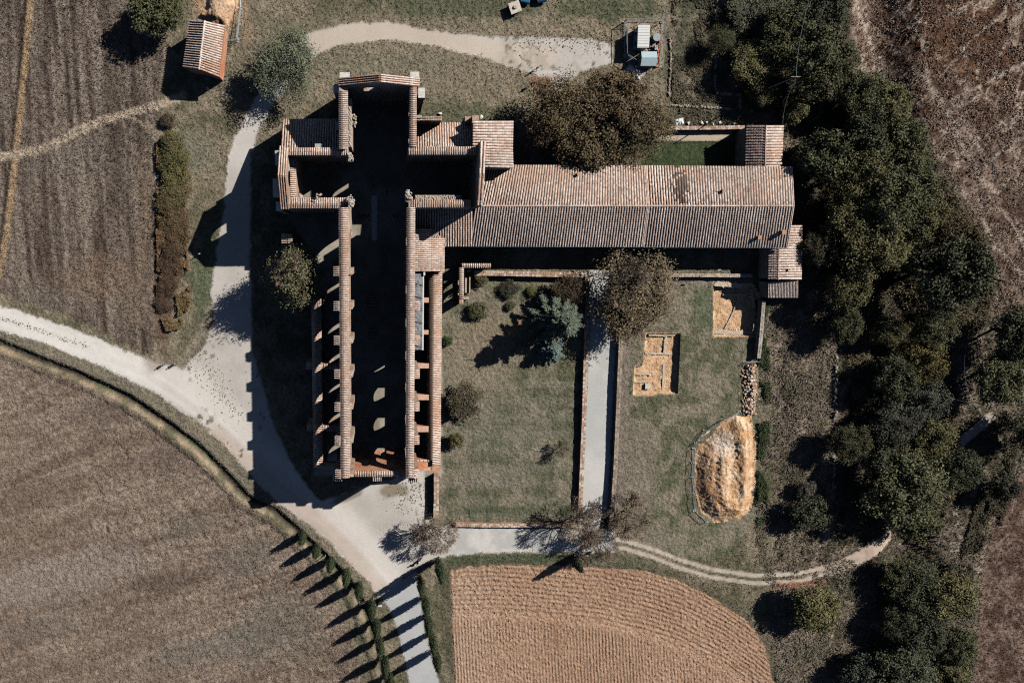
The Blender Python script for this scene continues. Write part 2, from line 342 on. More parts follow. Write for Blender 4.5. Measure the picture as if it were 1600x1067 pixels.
    d, _, _ = line_d(X, Y, [(-200, 252), (0, 246), (50, 236), (82, 226), (120, 205), (165, 188), (205, 176), (245, 165), (268, 158), (285, 150)])
    lay((1 - sstep(3, 10, d + wob * .6)) * .95, (.44, .36, .28))
    d, _, _ = line_d(X, Y, [(205, 182), (225, 196), (245, 204), (276, 203)]); lay((1 - sstep(1.5, 6, d + wob * .6)) * .75, (.33, .27, .2))
    a = 1 - sstep(-4, 4, poly_sd(X, Y, FIELD_LL) + wob * .6)
    u = x * .97 - y * .26; v = x * .26 + y * .97          # sweep of the drill rows
    v2 = y - .24 * x + .0006 * x * x + (fbm(x, y, 14, 2, 36) - .5) * 5
    st = fbm(x * .1, v2, 1.3, 3, 31); st2 = fbm(x * .05, v2, 5.0, 2, 32)
    cc = mixc((.15, .11, .086), (.325, .262, .21), sstep(.26, .74, st * .3 + n3 * .34 + st2 * .12 + n1 * .14 + n2 * .1))
    lay(a, cc, 2)
    am = a
    rdg = np.abs(fbm(x * .05, v2, 2.6, 3, 38) - .5); lay(a * (1 - sstep(.005, .035, rdg)) * (.1 + .3 * n1), (.46, .38, .3))
    rdg = np.abs(fbm(x * .07 + 40, v2, 3.1, 3, 39) - .5); lay(a * (1 - sstep(.005, .035, rdg)) * (.1 + .3 * n1), (.1, .07, .055))
    for (cx, cy, rx, ry, c, k) in ((100, 900, 170, 40, (.33, .28, .25), .5), (60, 770, 70, 30, (.13, .095, .075), .45), (270, 905, 80, 16, (.11, .08, .065), .6), (60, 980, 90, 30, (.15, .125, .11), .5), (430, 980, 90, 60, (.15, .14, .115), .5), (390, 870, 60, 30, (.15, .14, .12), .5),
                                 (290, 820, 60, 22, (.14, .13, .105), .5), (330, 1010, 90, 30, (.2, .185, .16), .5), (160, 640, 110, 24, (.16, .12, .1), .5), (270, 720, 90, 30, (.17, .13, .11), .5), (40, 830, 60, 18, (.2, .16, .12), .5)):
        b = C.copy(); blob(cx, cy, rx, ry, c, k, -12); C = b * (1 - am[..., None]) + C * am[..., None]
    # verge road side and ditch
    d, sdn, tt = line_d(X, Y, DITCH)
    inl = 1 - sstep(0, 60, X - 420)
    lay((1 - sstep(10, 16, np.abs(sdn - 14) + wob * .3)) * (1 - sstep(500, 620, X)), mixc((.16, .15, .11), (.25, .215, .165), n2))
    lay((1 - sstep(1, 5, np.abs(sdn + 8) + wob * .6)) * sstep(.3, .65, n2 * .6 + n1 * .4) * .8 * (1 - .75 * sstep(850, 900, Y)), (.37, .275, .195))
    lay((1 - sstep(2.0, 5.0, np.abs(sdn) + wob * .25)), mixc((.055, .045, .035), (.075, .085, .05), sstep(.45, .6, n1)))
    # plough margins
    ps = poly_sd(X, Y, PLOW); lay((1 - sstep(6, 22, ps + wob)) * .6, (.085, .08, .055))
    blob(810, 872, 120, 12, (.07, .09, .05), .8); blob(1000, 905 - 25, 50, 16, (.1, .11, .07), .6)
    lay(1 - sstep(-3, 3, ps + wob * .4), (.36, .23, .15), 6)
    # church floors
    ns = poly_sd(X, Y, NAVE); lay(1 - sstep(-2, 4, ns + wob * .2), mixc((.25, .22, .17), (.42, .39, .33), sstep(.3, .7, n2 * .6 + n1 * .4)), 10)
    lay(1 - sstep(-2, 2, poly_sd(X, Y, GREENC)), mixc((.045, .062, .03), (.07, .09, .045), n2), 5)
    lay(1 - sstep(-1, 1.5, poly_sd(X, Y, RIGHTPATH)), (.5, .42, .33), 4)
    # gravel
    rs = poly_sd(X, Y, ROAD); ra = 1 - sstep(-2.2, 2.2, rs + wob * .75)
    base = mixc((.46, .43, .395), (.6, .575, .545), sstep(.3, .7, n1 * .55 + n4 * .25 + n2 * .2))
    lay(ra, base, 3)
    wl = ra * (1 - sstep(200, 330, X)); lay(wl * .8, mixc((.66, .64, .6), (.84, .82, .78), n2))
    d, _, _ = line_d(X, Y, [(300, 600), (350, 650), (400, 700), (450, 745), (500, 780), (545, 830), (575, 870), (600, 905)]); lay(ra * (1 - sstep(10, 40, np.abs(d) + wob)) * .55, (.74, .7, .65))
    for off in (-8, 8):
        d, sdn, _ = line_d(X, Y, [(0, 497), (70, 520), (150, 552), (220, 580), (290, 625), (350, 672), (400, 725), (450, 768), (500, 805), (550, 855), (590, 900), (615, 930)]); lay(ra * (1 - sstep(1, 5, np.abs(sdn - off) + wob * .5)) * .35, (.8, .78, .75))
    d, _, _ = line_d(X, Y, [(330, 680), (420, 750), (480, 800), (530, 850), (565, 895), (590, 925)]); lay(ra * (1 - sstep(6, 30, d + wob)) * .7, mixc((.42, .36, .3), (.6, .48, .41), n2))
    d, _, _ = line_d(X, Y, [(475, 70), (560, 48), (650, 60), (750, 80), (850, 90)]); lay(ra * (1 - sstep(10, 26, d + wob)) * .6, (.6, .5, .4))
    lay(ra * sstep(.52, .6, n2) * sstep(760, 800, X) * (1 - sstep(950, 970, X)) * (Y < 110) * .35, (.3, .27, .21))
    blob(868, 140, 14, 12, (.5, .42, .34), .8); blob(860, 128, 16, 16, (.3, .17, .12), .5)
    # loose grass islands along gravel margins
    isl = sstep(.6, .68, n3 * .6 + n2 * .4) * (1 - sstep(10, 34, -rs)) * ra
    lay(isl * ((X > 290) & (X < 420) & (Y > 540) | (Y < 110) & (X > 750) | (X > 590) & (X < 690) & (Y > 730) & (Y < 830)), (.17, .15, .1))
    blob(615, 765, 22, 12, (.2, .17, .11), .8); blob(545, 775, 30, 7, (.2, .18, .12), .8, -20)
    # lane, garden path
    ls = poly_sd(X, Y, LANE); lay(1 - sstep(-1.5, 1.5, ls + (n3 - .5) * 3), mixc((.42, .435, .45), (.5, .51, .51), n2), 4)
    ps2 = poly_sd(X, Y, PATH); lay(1 - sstep(-1.5, 1.5, ps2 + (n3 - .5) * 4), mixc((.48, .49, .48), (.6, .6, .58), sstep(.3, .7, n1 * .6 + n2 * .4)), 4)
    pb = ra * (X > 690) * (Y > 815) * (X < 965); lay(pb * .8, mixc((.46, .47, .46), (.62, .61, .58), sstep(.35, .65, n2)))
    # two-rut farm track
    TRK = [(930, 846), (975, 850), (1020, 864), (1060, 880), (1110, 895), (1180, 905), (1250, 901), (1300, 889), (1345, 870), (1392, 842)]
    d, sdn, tt = line_d(X, Y, TRK)
    two = 1 - sstep(300, 380, tt); rut = np.minimum(np.abs(sdn - 6), np.abs(sdn + 6))
    lay((1 - sstep(2, 4.5, rut + wob * .22)) * (tt > 30), mixc((.4, .34, .28), (.58, .52, .45), n2), 11)
    lay((1 - sstep(8, 12, d + wob * .3)) * (1 - two) * sstep(300, 400, tt), mixc((.4, .3, .24), (.56, .48, .41), n2), 11)
    d, _, _ = line_d(X, Y, [(1210, 915), (1260, 912), (1290, 905)]); lay((1 - sstep(2, 8, d + wob * .6)) * .8, (.33, .16, .1))
    lay(1 - sstep(-1, 1, poly_sd(X, Y, PLANKROAD) + (n3 - .5) * 3), mixc((.3, .27, .23), (.52, .47, .4), fbm(x + y, (x - y) * .1, .9, 3, 44)), 11)
    d, _, _ = line_d(X, Y, [(285, 572), (300, 540), (318, 515), (330, 480)]); lay((1 - sstep(3, 9, d + wob * .5)) * .7, (.3, .26, .2))
    lay((1 - sstep(8, 22, np.hypot(X - 240, (Y - 566)) + wob)) * .7, (.33, .28, .22))
    # yard of the cabin
    lay((1 - sstep(-1, 2, poly_sd(X, Y, YARD) + wob * .3)) * .9, mixc((.3, .25, .18), (.55, .46, .34), n2))
    # faint wall footings among the scrub
    return C, reg, X, Y

def height(x, y, X, Y, reg):
    n = fbm(x, y, 14, 3, 51); z = (n - .5) * .25
    z = z + (fbm(x, y, .9, 2, 53) - .5) * np.select([reg == 1, reg == 2, reg == 8, reg == 9, reg == 7, reg == 3, reg == 4, reg == 10], [.3, .3, .4, .3, .3, .03, .01, .05], .22)
    z = z + (rng.random(x.shape) - .5) * np.select([reg == 1, reg == 2, reg == 8, reg == 9, reg == 7, reg == 3, reg == 4, reg == 10, reg == 11], [.1, .1, .16, .16, .12, .01, .004, .01, .03], .06)
    # flatten around the buildings and paths
    d, sdn, _ = line_d(X, Y, DITCH)
    z = z - .85 * (1 - sstep(1.5, 9, d)) * (.6 + .5 * n * 1.6) + .35 * (1 - sstep(3, 11, np.abs(sdn + 11)))
    z = z - 1.0 * (1 - sstep(-1.5, .5, poly_sd(X, Y, TR1))) * (Y > 0) - .0
    z = z - .95 * (1 - sstep(-1.5, .5, poly_sd(X, Y, TR2)))
    # field edge bank along the left hedge, wood gully
    z = z - 2.5 * (1 - sstep(0, 60, np.abs(X - 1400 - (Y - 400) * .05))) * sstep(1250, 1330, X)
    z = z + 1.2 * (1 - sstep(0, 40, np.abs(X - (1250 + 0 * Y)))) * sstep(450, 560, Y) * (1 - sstep(860, 900, Y)) * .3
    return z

names = {0: ('meadow', 'ground'), 1: ('stubble_field', 'ground'), 2: ('stubble_field', 'ground'), 3: ('gravel_road', 'gravel'), 4: ('paved_path', 'gravel'), 5: ('lawn', 'ground'), 7: ('brown_field', 'ground'), 8: ('scrubland', 'ground'), 9: ('bracken_slope', 'ground'), 10: ('church_floor', 'gravel'), 11: ('farm_track', 'gravel'), 12: ('excavation_pit', 'ground')}
CELL = .3; x0, x1, y0, y1 = -92.0, 150.1, -108.0, 60.0
gx = np.arange(x0, x1, CELL); gy = np.arange(y0, y1, CELL); GX, GY = np.meshgrid(gx, gy); nx, ny = len(gx), len(gy)
GC, GR, GPX, GPY = paint(GX, GY)
GZ = height(GX, GY, GPX, GPY, GR)
trm = (poly_sd(GPX, GPY, TR1) < 1) | (poly_sd(GPX, GPY, TR2) < 1); inner = (poly_sd(GPX, GPY, TR1) < -1) | (poly_sd(GPX, GPY, TR2) < -1)
soil = np.stack([fbm(GX, GY, 1.5, 3, 60 + k) for k in range(3)], -1).mean(-1)[..., None]
so2 = fbm(GX, GY, .7, 3, 66)[..., None]; GC[trm] = ((np.array((.48, .29, .16)) * (1 - so2) + np.array((.72, .5, .32)) * so2) * (.75 + .5 * soil))[trm]; GR[trm] = 12
edgem = np.minimum(np.minimum(GX - x0, gx[-1] - GX), np.minimum(GY - y0, gy[-1] - GY)); GZ = GZ * sstep(0, 4, edgem)
vid = np.arange(nx * ny).reshape(ny, nx); Q = np.stack([vid[:-1, :-1], vid[:-1, 1:], vid[1:, 1:], vid[1:, :-1]], -1).reshape(-1, 4)
cr = GR[:-1, :-1].ravel()
sdpl = poly_sd(GPX, GPY, PLOW)[:-1, :-1].ravel(); sdmd = poly_sd(GPX, GPY, MOUND)[:-1, :-1].ravel(); sdh2 = poly_sd(GPX, GPY, HEAP2)[:-1, :-1].ravel()
keep = (sdpl > -8) & (sdmd > -9) & (sdh2 > -9)
cr = np.where(cr == 6, 0, cr)
VV = np.stack([GX.ravel(), GY.ravel(), GZ.ravel()], -1); CC = GC.reshape(-1, 3)
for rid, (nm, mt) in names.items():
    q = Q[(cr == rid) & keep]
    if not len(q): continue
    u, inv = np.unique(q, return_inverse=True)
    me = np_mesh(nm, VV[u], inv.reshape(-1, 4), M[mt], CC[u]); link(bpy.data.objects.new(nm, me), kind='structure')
# land beyond the surveyed part
B = 3000.0; X1, Y1 = gx[-1], gy[-1]
fv = []; ff = []
for (a, b, c, d) in ((-B, x0, -B, B), (X1, B, -B, B), (x0, X1, -B, y0), (x0, X1, Y1, B)):
    k = len(fv); fv += [(a, c, 0), (b, c, 0), (b, d, 0), (a, d, 0)]; ff.append((k, k + 1, k + 2, k + 3))
far = py_mesh('far_fields', fv, ff, M['ground'], [(.17, .145, .11)] * len(fv)); link(bpy.data.objects.new('far_fields', far), kind='structure')

def zat(x, y):
    i = int(round((x - x0) / CELL)); j = int(round((y - y0) / CELL))
    return float(GZ[min(max(j, 0), ny - 1), min(max(i, 0), nx - 1)])
def G(px, py, dz=0.0):
    p = W(px, py); return Vector((p.x, p.y, zat(p.x, p.y) + dz))

def fine_patch(name, poly, cell, zfun, cfun, mt, wob=.4, **kw):
    P = [W(*p) for p in poly]; ax, bx = min(p.x for p in P) - 1, max(p.x for p in P) + 1; ay, by = max(min(p.y for p in P) - 1, -107.9), max(p.y for p in P) + 1
    X_, Y_ = np.meshgrid(np.arange(ax, bx, cell), np.arange(ay, by, cell)); PX, PY = to_px(X_, Y_)
    sdv = poly_sd(PX, PY, poly) + ((fbm(X_, Y_, 2.2, 4, 2) - .5) * 9 + (fbm(X_, Y_, .8, 3, 3) - .5) * 7) * wob
    Z = zfun(X_, Y_, PX, PY, sdv); Cc = cfun(X_, Y_, PX, PY, sdv)
    m, n = X_.shape; v = np.arange(m * n).reshape(m, n); q = np.stack([v[:-1, :-1], v[:-1, 1:], v[1:, 1:], v[1:, :-1]], -1).reshape(-1, 4)
    q = q[(sdv[:-1, :-1].ravel() < 1)]; u, inv = np.unique(q, return_inverse=True)
    VVp = np.stack([X_.ravel(), Y_.ravel(), Z.ravel()], -1)
    me = np_mesh(name, VVp[u], inv.reshape(-1, 4), M[mt], Cc.reshape(-1, 3)[u]); return link(bpy.data.objects.new(name, me), **kw)
# ploughed field with furrows
BND = [(700, 962), (760, 960), (860, 966), (940, 976), (1000, 990), (1060, 1010), (1130, 1045), (1180, 1080), (1300, 1180)]
def plow_z(x, y, X, Y, s):
    yb = np.interp(X, [p[0] for p in BND], [p[1] for p in BND]); lower = sstep(-4, 6, Y - yb)
    wv = (fbm(x * .5, y * .18, 5, 2, 71) - .5) * 5 + (fbm(x, y, 1.2, 2, 77) - .5) * 1.6
    f1 = np.sin((X - .05 * (Y - 960) + wv) * 2 * math.pi / 5.0); f2 = np.sin((Y - yb + wv * 1.2) * 2 * math.pi / 7.2)
    a1 = 1.5 * fbm(x, y, 3.5, 3, 74)
    amp = 1 - .75 * (1 - sstep(4, 12, np.abs(Y - yb)))
    cl = fbm(x, y, .45, 2, 72)
    rgh = sstep(.35, .7, fbm(x, y, 12, 2, 75) + .25 * (Y < yb))
    return .04 + (.062 * f1 * lower * (1.1 - .5 * rgh) + .07 * f2 * (1 - lower)) * amp * (.5 + .6 * a1) + (cl - .5) * (.06 + .22 * rgh) + (rng.random(x.shape) - .5) * .035 - .1 * sstep(-2, 1, s)
def plow_c(x, y, X, Y, s):
    t = fbm(x, y, 7, 3, 73)[..., None]; g = fbm(x, y, .6, 2, 76)[..., None]; l = (1 - sstep(10, 110, X - 700))[..., None]
    yb = np.interp(X, [p[0] for p in BND], [p[1] for p in BND]); sm = (1 - sstep(2, 9, np.abs(Y - yb)))[..., None]
    c = np.array((.29, .18, .12)) * (1 - t) + np.array((.42, .28, .195)) * t
    return (c * (1 - .3 * l) + np.array((.56, .43, .33)) * .3 * l) * (.85 + .3 * g) * (1 + .15 * sm)
fine_patch('plowed_field', PLOW, .13, plow_z, plow_c, 'ground', kind='structure')
# soil heap with a rounded crest ring and wheel rut
RING = [(1150, 660), (1156, 700), (1160, 740), (1160, 775), (1150, 790), (1133, 785), (1124, 765), (1124, 735), (1126, 715)]
RUT = [(1163, 665), (1164, 720), (1165, 765), (1158, 790)]
def mound_z(x, y, X, Y, s):
    d, _, _ = line_d(X, Y, RING); d2, _, _ = line_d(X, Y, RUT)
    plat = sstep(0, 24, -s) * 1.5
    z = plat + .5 * (1 - sstep(3, 14, d)) - .38 * (1 - sstep(1, 6, d2)) + sstep(0, 30, -s) * ((fbm(x, y, 1.6, 3, 81) - .5) * .4 + (fbm(x, y, .4, 2, 84) - .5) * .34) + (rng.random(x.shape) - .5) * .1
    z = z - .45 * (1 - sstep(8, 26, np.hypot(X - 1112, Y - 690)))
    return z * (1 - sstep(-6, -.5, s)) + .02
def mound_c(x, y, X, Y, s):
    t = sstep(.3, .7, fbm(x, y, 1.3, 3, 82))[..., None]; t2 = fbm(x, y, 5, 2, 83)[..., None]
    c = np.array((.5, .3, .16)) * (1 - t) + np.array((.68, .5, .34)) * t
    red = ((1 - sstep(15, 40, np.hypot((X - 1098) * 1.2, (Y - 750) * .62)))[..., None])
    pale = np.exp(-((X - 1125) ** 2 + (Y - 692) ** 2) / 260)[..., None]
    c = c * (1 - .55 * red) + np.array((.36, .2, .11)) * .55 * red
    return (c * (1 - pale * .8) + np.array((.68, .6, .54)) * pale * .8) * (.85 + .3 * t2)
fine_patch('soil_heap', MOUND, .16, mound_z, mound_c, 'ground', label='large ochre soil heap with a worn rut on its crest beside the lawn', cat='soil heap')
def h2z(x, y, X, Y, s): return np.where(s > -1, -.05, sstep(0, 18, -s) * 1.6 + sstep(0, 10, -s) * (fbm(x, y, 1.2, 3, 85) - .5) * 1.0)
def h2c(x, y, X, Y, s):
    t = fbm(x, y, 1.4, 3, 86)[..., None]; return np.array((.55, .33, .19)) * (1 - t) + np.array((.66, .5, .37)) * t
fine_patch('soil_heap', HEAP2, .2, h2z, h2c, 'ground', label='smaller orange soil heap behind the tiled barn', cat='soil heap')

# ---------------------------------------------------------------- grass and scrub standing on the ground (stuff)
def tufts(name, n, sel, hmin, hmax, wd, jit, seed, lean=.6, gain=1.15, blades=2, label=None):
    r = np.random.default_rng(seed); idx = np.flatnonzero(sel.ravel())
    if not len(idx): return
    p = r.choice(idx, n); P = VV[p] + np.stack([(r.random(n) - .5) * CELL, (r.random(n) - .5) * CELL, np.full(n, -.04)], -1)
    c = CC[p] * gain; V = []; Cl = []
    for b in range(blades):
        a = r.random(n) * 6.283; h = hmin + (hmax - hmin) * r.random(n) ** 1.5; ww = wd * (.6 + .8 * r.random(n))
        dx, dy = np.cos(a) * ww, np.sin(a) * ww; la = r.random(n) * 6.283; ll = h * lean * r.random(n)
        h = h * 1.0; A = P + np.stack([dx, dy, 0 * a], -1); Bv = P - np.stack([dx, dy, 0 * a], -1); T = P + np.stack([np.cos(la) * ll, np.sin(la) * ll, h], -1)
        V.append(np.stack([A, Bv, T], 1).reshape(-1, 3)); k = (1 + (r.random((n, 1)) - .5) * 2 * jit)
        Cl.append(np.repeat(np.clip(c * k, 0, .9), 3, 0))
    V = np.concatenate(V); Cl = np.concatenate(Cl)
    me = np_mesh(name, V, np.arange(len(V)).reshape(-1, 3), M['tuft'], Cl); link(bpy.data.objects.new(name, me), kind='stuff', label=label)
inview = (GPX > -160) & (GPX < 1760) & (GPY > -120) & (GPY < 1190)
tufts('dry_stubble', 78000, inview & (GR == 1), .1, .4, .07, .4, 1, label='dry stubble of the upper left field')
tufts('dry_stubble', 100000, inview & (GR == 2), .1, .4, .07, .4, 2, label='dry stubble of the lower left field')
tufts('grass', 72000, inview & (GR == 0) & (poly_sd(GPX, GPY, NAVE) > 4), .08, .35, .07, .4, 3, label='rough grass of the meadow')
tufts('grass', 40000, inview & (GR == 5), .06, .2, .05, .35, 4, label='lawn grass')
tufts('scrub', 88000, inview & ((GR == 8)), .1, .4, .09, .45, 5, lean=1.4, label='dry scrub on the right slope')
tufts('bracken', 50000, inview & ((GR == 9) | (GR == 7)), .1, .3, .08, .3, 6, lean=1.6, label='brown bracken')

# ================================================================ BUILDINGS
PINK, ORG, DRK, LICH, GRY = np.array((.58, .42, .35)), np.array((.58, .33, .21)), np.array((.28, .21, .185)), np.array((.72, .64, .58)), np.array((.45, .41, .39))
def tile_cols(P, wts, seed=0):
    """one clay colour per tile; patches of new and lichen-covered tiles"""
    n = len(P); r = np.random.default_rng(seed)
    pt = fbm(P[:, 0], P[:, 1], 3.5, 3, 91 + seed)
    w_ = np.array(wts, float); ww = np.tile(w_, (n, 1)); ww[:, 1] *= .2 + 3.2 * sstep(.45, .75, pt); ww[:, 3] *= .3 + 2 * sstep(.4, .7, 1 - pt)
    ww /= ww.sum(1, keepdims=True); cs = ww.cumsum(1); k = (r.random((n, 1)) > cs).sum(1).clip(0, 4)
    base = np.stack([PINK, ORG, DRK, LICH, GRY])[k]; mean = (w_[:, None] * np.stack([PINK, ORG, DRK, LICH, GRY])).sum(0) / w_.sum()
    c = base * .6 + mean * .4
    lo = fbm(P[:, 0], P[:, 1], 7, 3, 99 + seed)[:, None]; ln = fbm(P[:, 0] * 2, P[:, 1] * .4, 1.2, 2, 98 + seed)[:, None]
    return c * (1 + (r.random((n, 1)) - .5) * .26) * (.72 + .56 * lo) * (.82 + .36 * ln)
def tiles(name, e0, e1, r1, r0, parent, pitch=.46, tl=.42, wts=(5, 2, 1, 3, 1.5), seed=0, hgt=.09, base=True, kind='stuff', stain=None):
    """rows of half-round tiles on the slope e0-e1 (eave) to r0-r1 (ridge)"""
    e0, e1, r1, r0 = (np.array(v, float) for v in (e0, e1, r1, r0))
    L = max(np.linalg.norm(e1 - e0), np.linalg.norm(r1 - r0)); S = max(np.linalg.norm(r0 - e0), np.linalg.norm(r1 - e1))
    nr = max(2, int(round(L / pitch))); ns = max(1, int(round(S / tl)))
    nrm = np.cross(e1 - e0, r0 - e0); nrm /= np.linalg.norm(nrm); nrm = nrm if nrm[2] > 0 else -nrm
    I, J = np.meshgrid(np.arange(nr), np.arange(ns)); I = I.ravel(); J = J.ravel(); n = len(I)
    rr = np.random.default_rng(seed + 5)
    prof = [(-.36, 0), (-.24, .8), (0, 1.15), (.24, .8), (.36, 0)]
    du = (rr.random(n) - .5) * .1; lift = rr.random(n) * .03
    def pt(u, v, h):
        u = u[:, None]; v = v[:, None]
        return (e0 * (1 - u) + e1 * u) * (1 - v) + (r0 * (1 - u) + r1 * u) * v + nrm * h[:, None]
    V = []
    for end in (0, 1):
        v = (J + (1.12 * end if True else 0)) / ns; v = np.minimum(v, 1)
        for (a, b) in prof:
            V.append(pt((I + .5 + a * (1 - .12 * end) + du) / nr, v, np.full(n, hgt * b * (1 - .25 * end) + .03 * (1 - end)) + lift))
    V = np.stack(V, 1)                                   # n,10,3
    c = tile_cols(V[:, 2], wts, seed)
    if stain: dd = np.hypot((V[:, 2, 0] - stain[0]) / stain[2], (V[:, 2, 1] - stain[1]) / stain[3]) + (rr.random(n) - .5) * .9; c = np.where((dd < .9)[:, None], c * .3, c)
    fc = []
    for k in range(4): fc.append((k, k + 1, k + 6, k + 5))
    fc.append((4, 3, 1, 0))
    fc = np.array(fc); Fa = (fc[None] + (np.arange(n) * 10)[:, None, None]).reshape(-1, 4)
    Va = V.reshape(-1, 3); Ca = np.repeat(c, 10, 0)
    if base:                                             # the bed of pan tiles below
        b = np.stack([e0, e1, r1, r0]) + nrm * .015; k = len(Va); Va = np.concatenate([Va, b, b - np.array((0, 0, .22))]); Ca = np.concatenate([Ca, np.tile([[.26, .2, .165]], (8, 1))])
        Fa = np.concatenate([Fa, np.array([(0, 1, 2, 3), (7, 6, 5, 4), (0, 4, 5, 1), (1, 5, 6, 2), (2, 6, 7, 3), (3, 7, 4, 0)]) + k])
    me = np_mesh(name, Va, Fa, M['tile'], Ca); return link(bpy.data.objects.new(name, me), parent, kind=kind)
def ridge_tiles(name, a, b, parent, step=.45, r=.17, seed=3, wts=(4, 3, 1, 3, 1)):
    a = Vector(a); b = Vector(b); n = max(2, int((b - a).length / step)); m = MB(); pts = [a.lerp(b, i / n) for i in range(n + 1)]
    cs = tile_cols(np.array([tuple(p) for p in pts[:-1]]), wts, seed)
    for i in range(n): m.tube(pts[i], pts[i] + (pts[i + 1] - pts[i]) * 1.08, r * random.uniform(.95, 1.05), r * .85, 6, tuple(cs[i]))
    return m.build(name, M['tile'], parent, kind='stuff')

def wall(name, A, B, th, z0, z1, mat, parent, openings=(), gable=None, ragged=0, seed=0, **kw):
    """upright wall from A to B (x,y), thickness th to the right of A->B; openings (s, width, sill, spring, apex)"""
    A = Vector((A[0], A[1], 0)); B = Vector((B[0], B[1], 0)); d = B - A; L = d.length; d.normalize(); nr = Vector((d.y, -d.x, 0))
    R = random.Random(seed)
    top = [(L, z1)]
    if gable: top += [(L / 2 + gable[2] if len(gable) > 2 else L / 2, gable[0])]
    if ragged:
        k = max(3, int(L / .7)); top = [(L * (1 - i / k), z1 + R.uniform(-ragged, ragged * .3)) for i in range(k + 1)][:-1]
    zl = kw.pop('z1b', None)
    outer = [(0, z0), (L, z0)] + top + [(0, z1 if zl is None else zl)]
    loops = [outer]
    for (s, wd, sill, spr, apx) in openings:
        h = wd / 2; lp = [(s - h, sill), (s - h, spr)]
        for k in range(1, 6):
            t = k / 6; lp.append((s - h * math.cos(t * math.pi / 2) ** .8 if t < 1 else s, spr + (apx - spr) * math.sin(t * math.pi / 2)))
        lp.append((s, apx))
        for k in range(5, 0, -1):
            t = k / 6; lp.append((s + h * math.cos(t * math.pi / 2) ** .8, spr + (apx - spr) * math.sin(t * math.pi / 2)))
        lp += [(s + h, spr), (s + h, sill)]; loops.append(lp)
    flat = [p for lp in loops for p in lp]
    tri = tessellate_polygon([[Vector((p[0], p[1], 0)) for p in lp] for lp in loops])
    n = len(flat); V = []; Fc = []
    for off in (0, th):
        for (s, z) in flat:
            p = A + d * s + nr * off; V.append((p.x, p.y, z))
    for t in tri: Fc.append(tuple(t)); Fc.append(tuple(i + n for i in reversed(t)))
    k = 0
    for lp in loops:
        m = len(lp)
        for i in range(m): a = k + i; b = k + (i + 1) % m; Fc.append((a, b, b + n, a + n))
        k += m
    me = py_mesh(name, V, Fc, mat); bm = bmesh.new(); bm.from_mesh(me); bmesh.ops.recalc_face_normals(bm, faces=bm.faces); bm.to_mesh(me); bm.free()
    return link(bpy.data.objects.new(name, me), parent, **kw)
def cap(A, B, th, z, parent, rise=.25, pitch=.3, ofs=0, along=False, seed=0, wts=(5, 2.5, .6, 3, 1), split=.62, over=.02, zb=None):
    """tiled coping on a wall A->B, thickness th to the right"""
    A = Vector((A[0], A[1], 0)); B = Vector((B[0], B[1], 0)); d = (B - A).normalized(); nr = Vector((d.y, -d.x, 0)); zb = z if zb is None else zb
    a0 = A - nr * over; b0 = B - nr * over; am = A + nr * th * split; bm_ = B + nr * th * split; a1 = A + nr * (th + over); b1 = B + nr * (th + over)
    def P(p, zz): return (p.x, p.y, zz)
    if along:   # tiles run down the slope of a gable
        return tiles('coping_tiles', P(a0, z + .02), P(a1, z + .02), P(b1, zb + .02), P(b0, zb + .02), parent, pitch=.42, tl=.4, seed=seed, wts=wts, hgt=.12)
    tiles('coping_tiles', P(a0, z + .02), P(b0, zb + .02), P(bm_, zb + rise), P(am, z + rise), parent, pitch=pitch, tl=.36, seed=seed, wts=wts, hgt=.1)
    tiles('coping_tiles', P(a1, z + .02), P(b1, zb + .02), P(bm_, zb + rise + .004), P(am, z + rise + .004), parent, pitch=pitch, tl=.36, seed=seed + 1, wts=wts, hgt=.1)

# ---- the roofless abbey church
church = empty('abbey_church', (-1.3, -6, 0), 'roofless brick and stone abbey church with cross shaped bare walls', 'church')
ZN, ZT, ZA = 15.6, 14.2, 8.0
bays = [-3.4, -9.25, -15.1, -20.9, -26.6, -32.5, -38.5]
mid = [(8 + -3.4) / 2 - .3] + [(bays[i] + bays[i + 1]) / 2 for i in range(6)]
def nave_wall(xl, th, name, side):
    # A at the south end of the crossing (y=7.2) running to y=-39.2; thickness lies to the west of the run
    yA, yB = 7.2, -39.2; ops = []
    for m_ in mid:
        s = yA - m_
        ops.append((s, 3.7, .05, 3.6, 6.3)); ops.append((s, 2.1, 10.0, 12.6, 13.9) if side else (s, 2.1, 8.9, 11.4, 12.7))
        if side: ops.append((s + 0, .9, 8.0, 8.5, 8.95))
    w_ = wall(name, (xl + th, yA), (xl + th, yB), th, 0, ZN, M['wall'], church, ops); return w_
wl = nave_wall(-7.5, 1.5, 'nave_wall', False); wr = nave_wall(3.85, 1.3, 'nave_wall', True)
cap((-6.0, 7.2), (-6.0, -39.2), 1.5, ZN, wl, rise=.3, seed=11); cap((5.15, 7.2), (5.15, -39.2), 1.3, ZN, wr, rise=.3, seed=13, wts=(4, 1.5, .5, 5, 2))
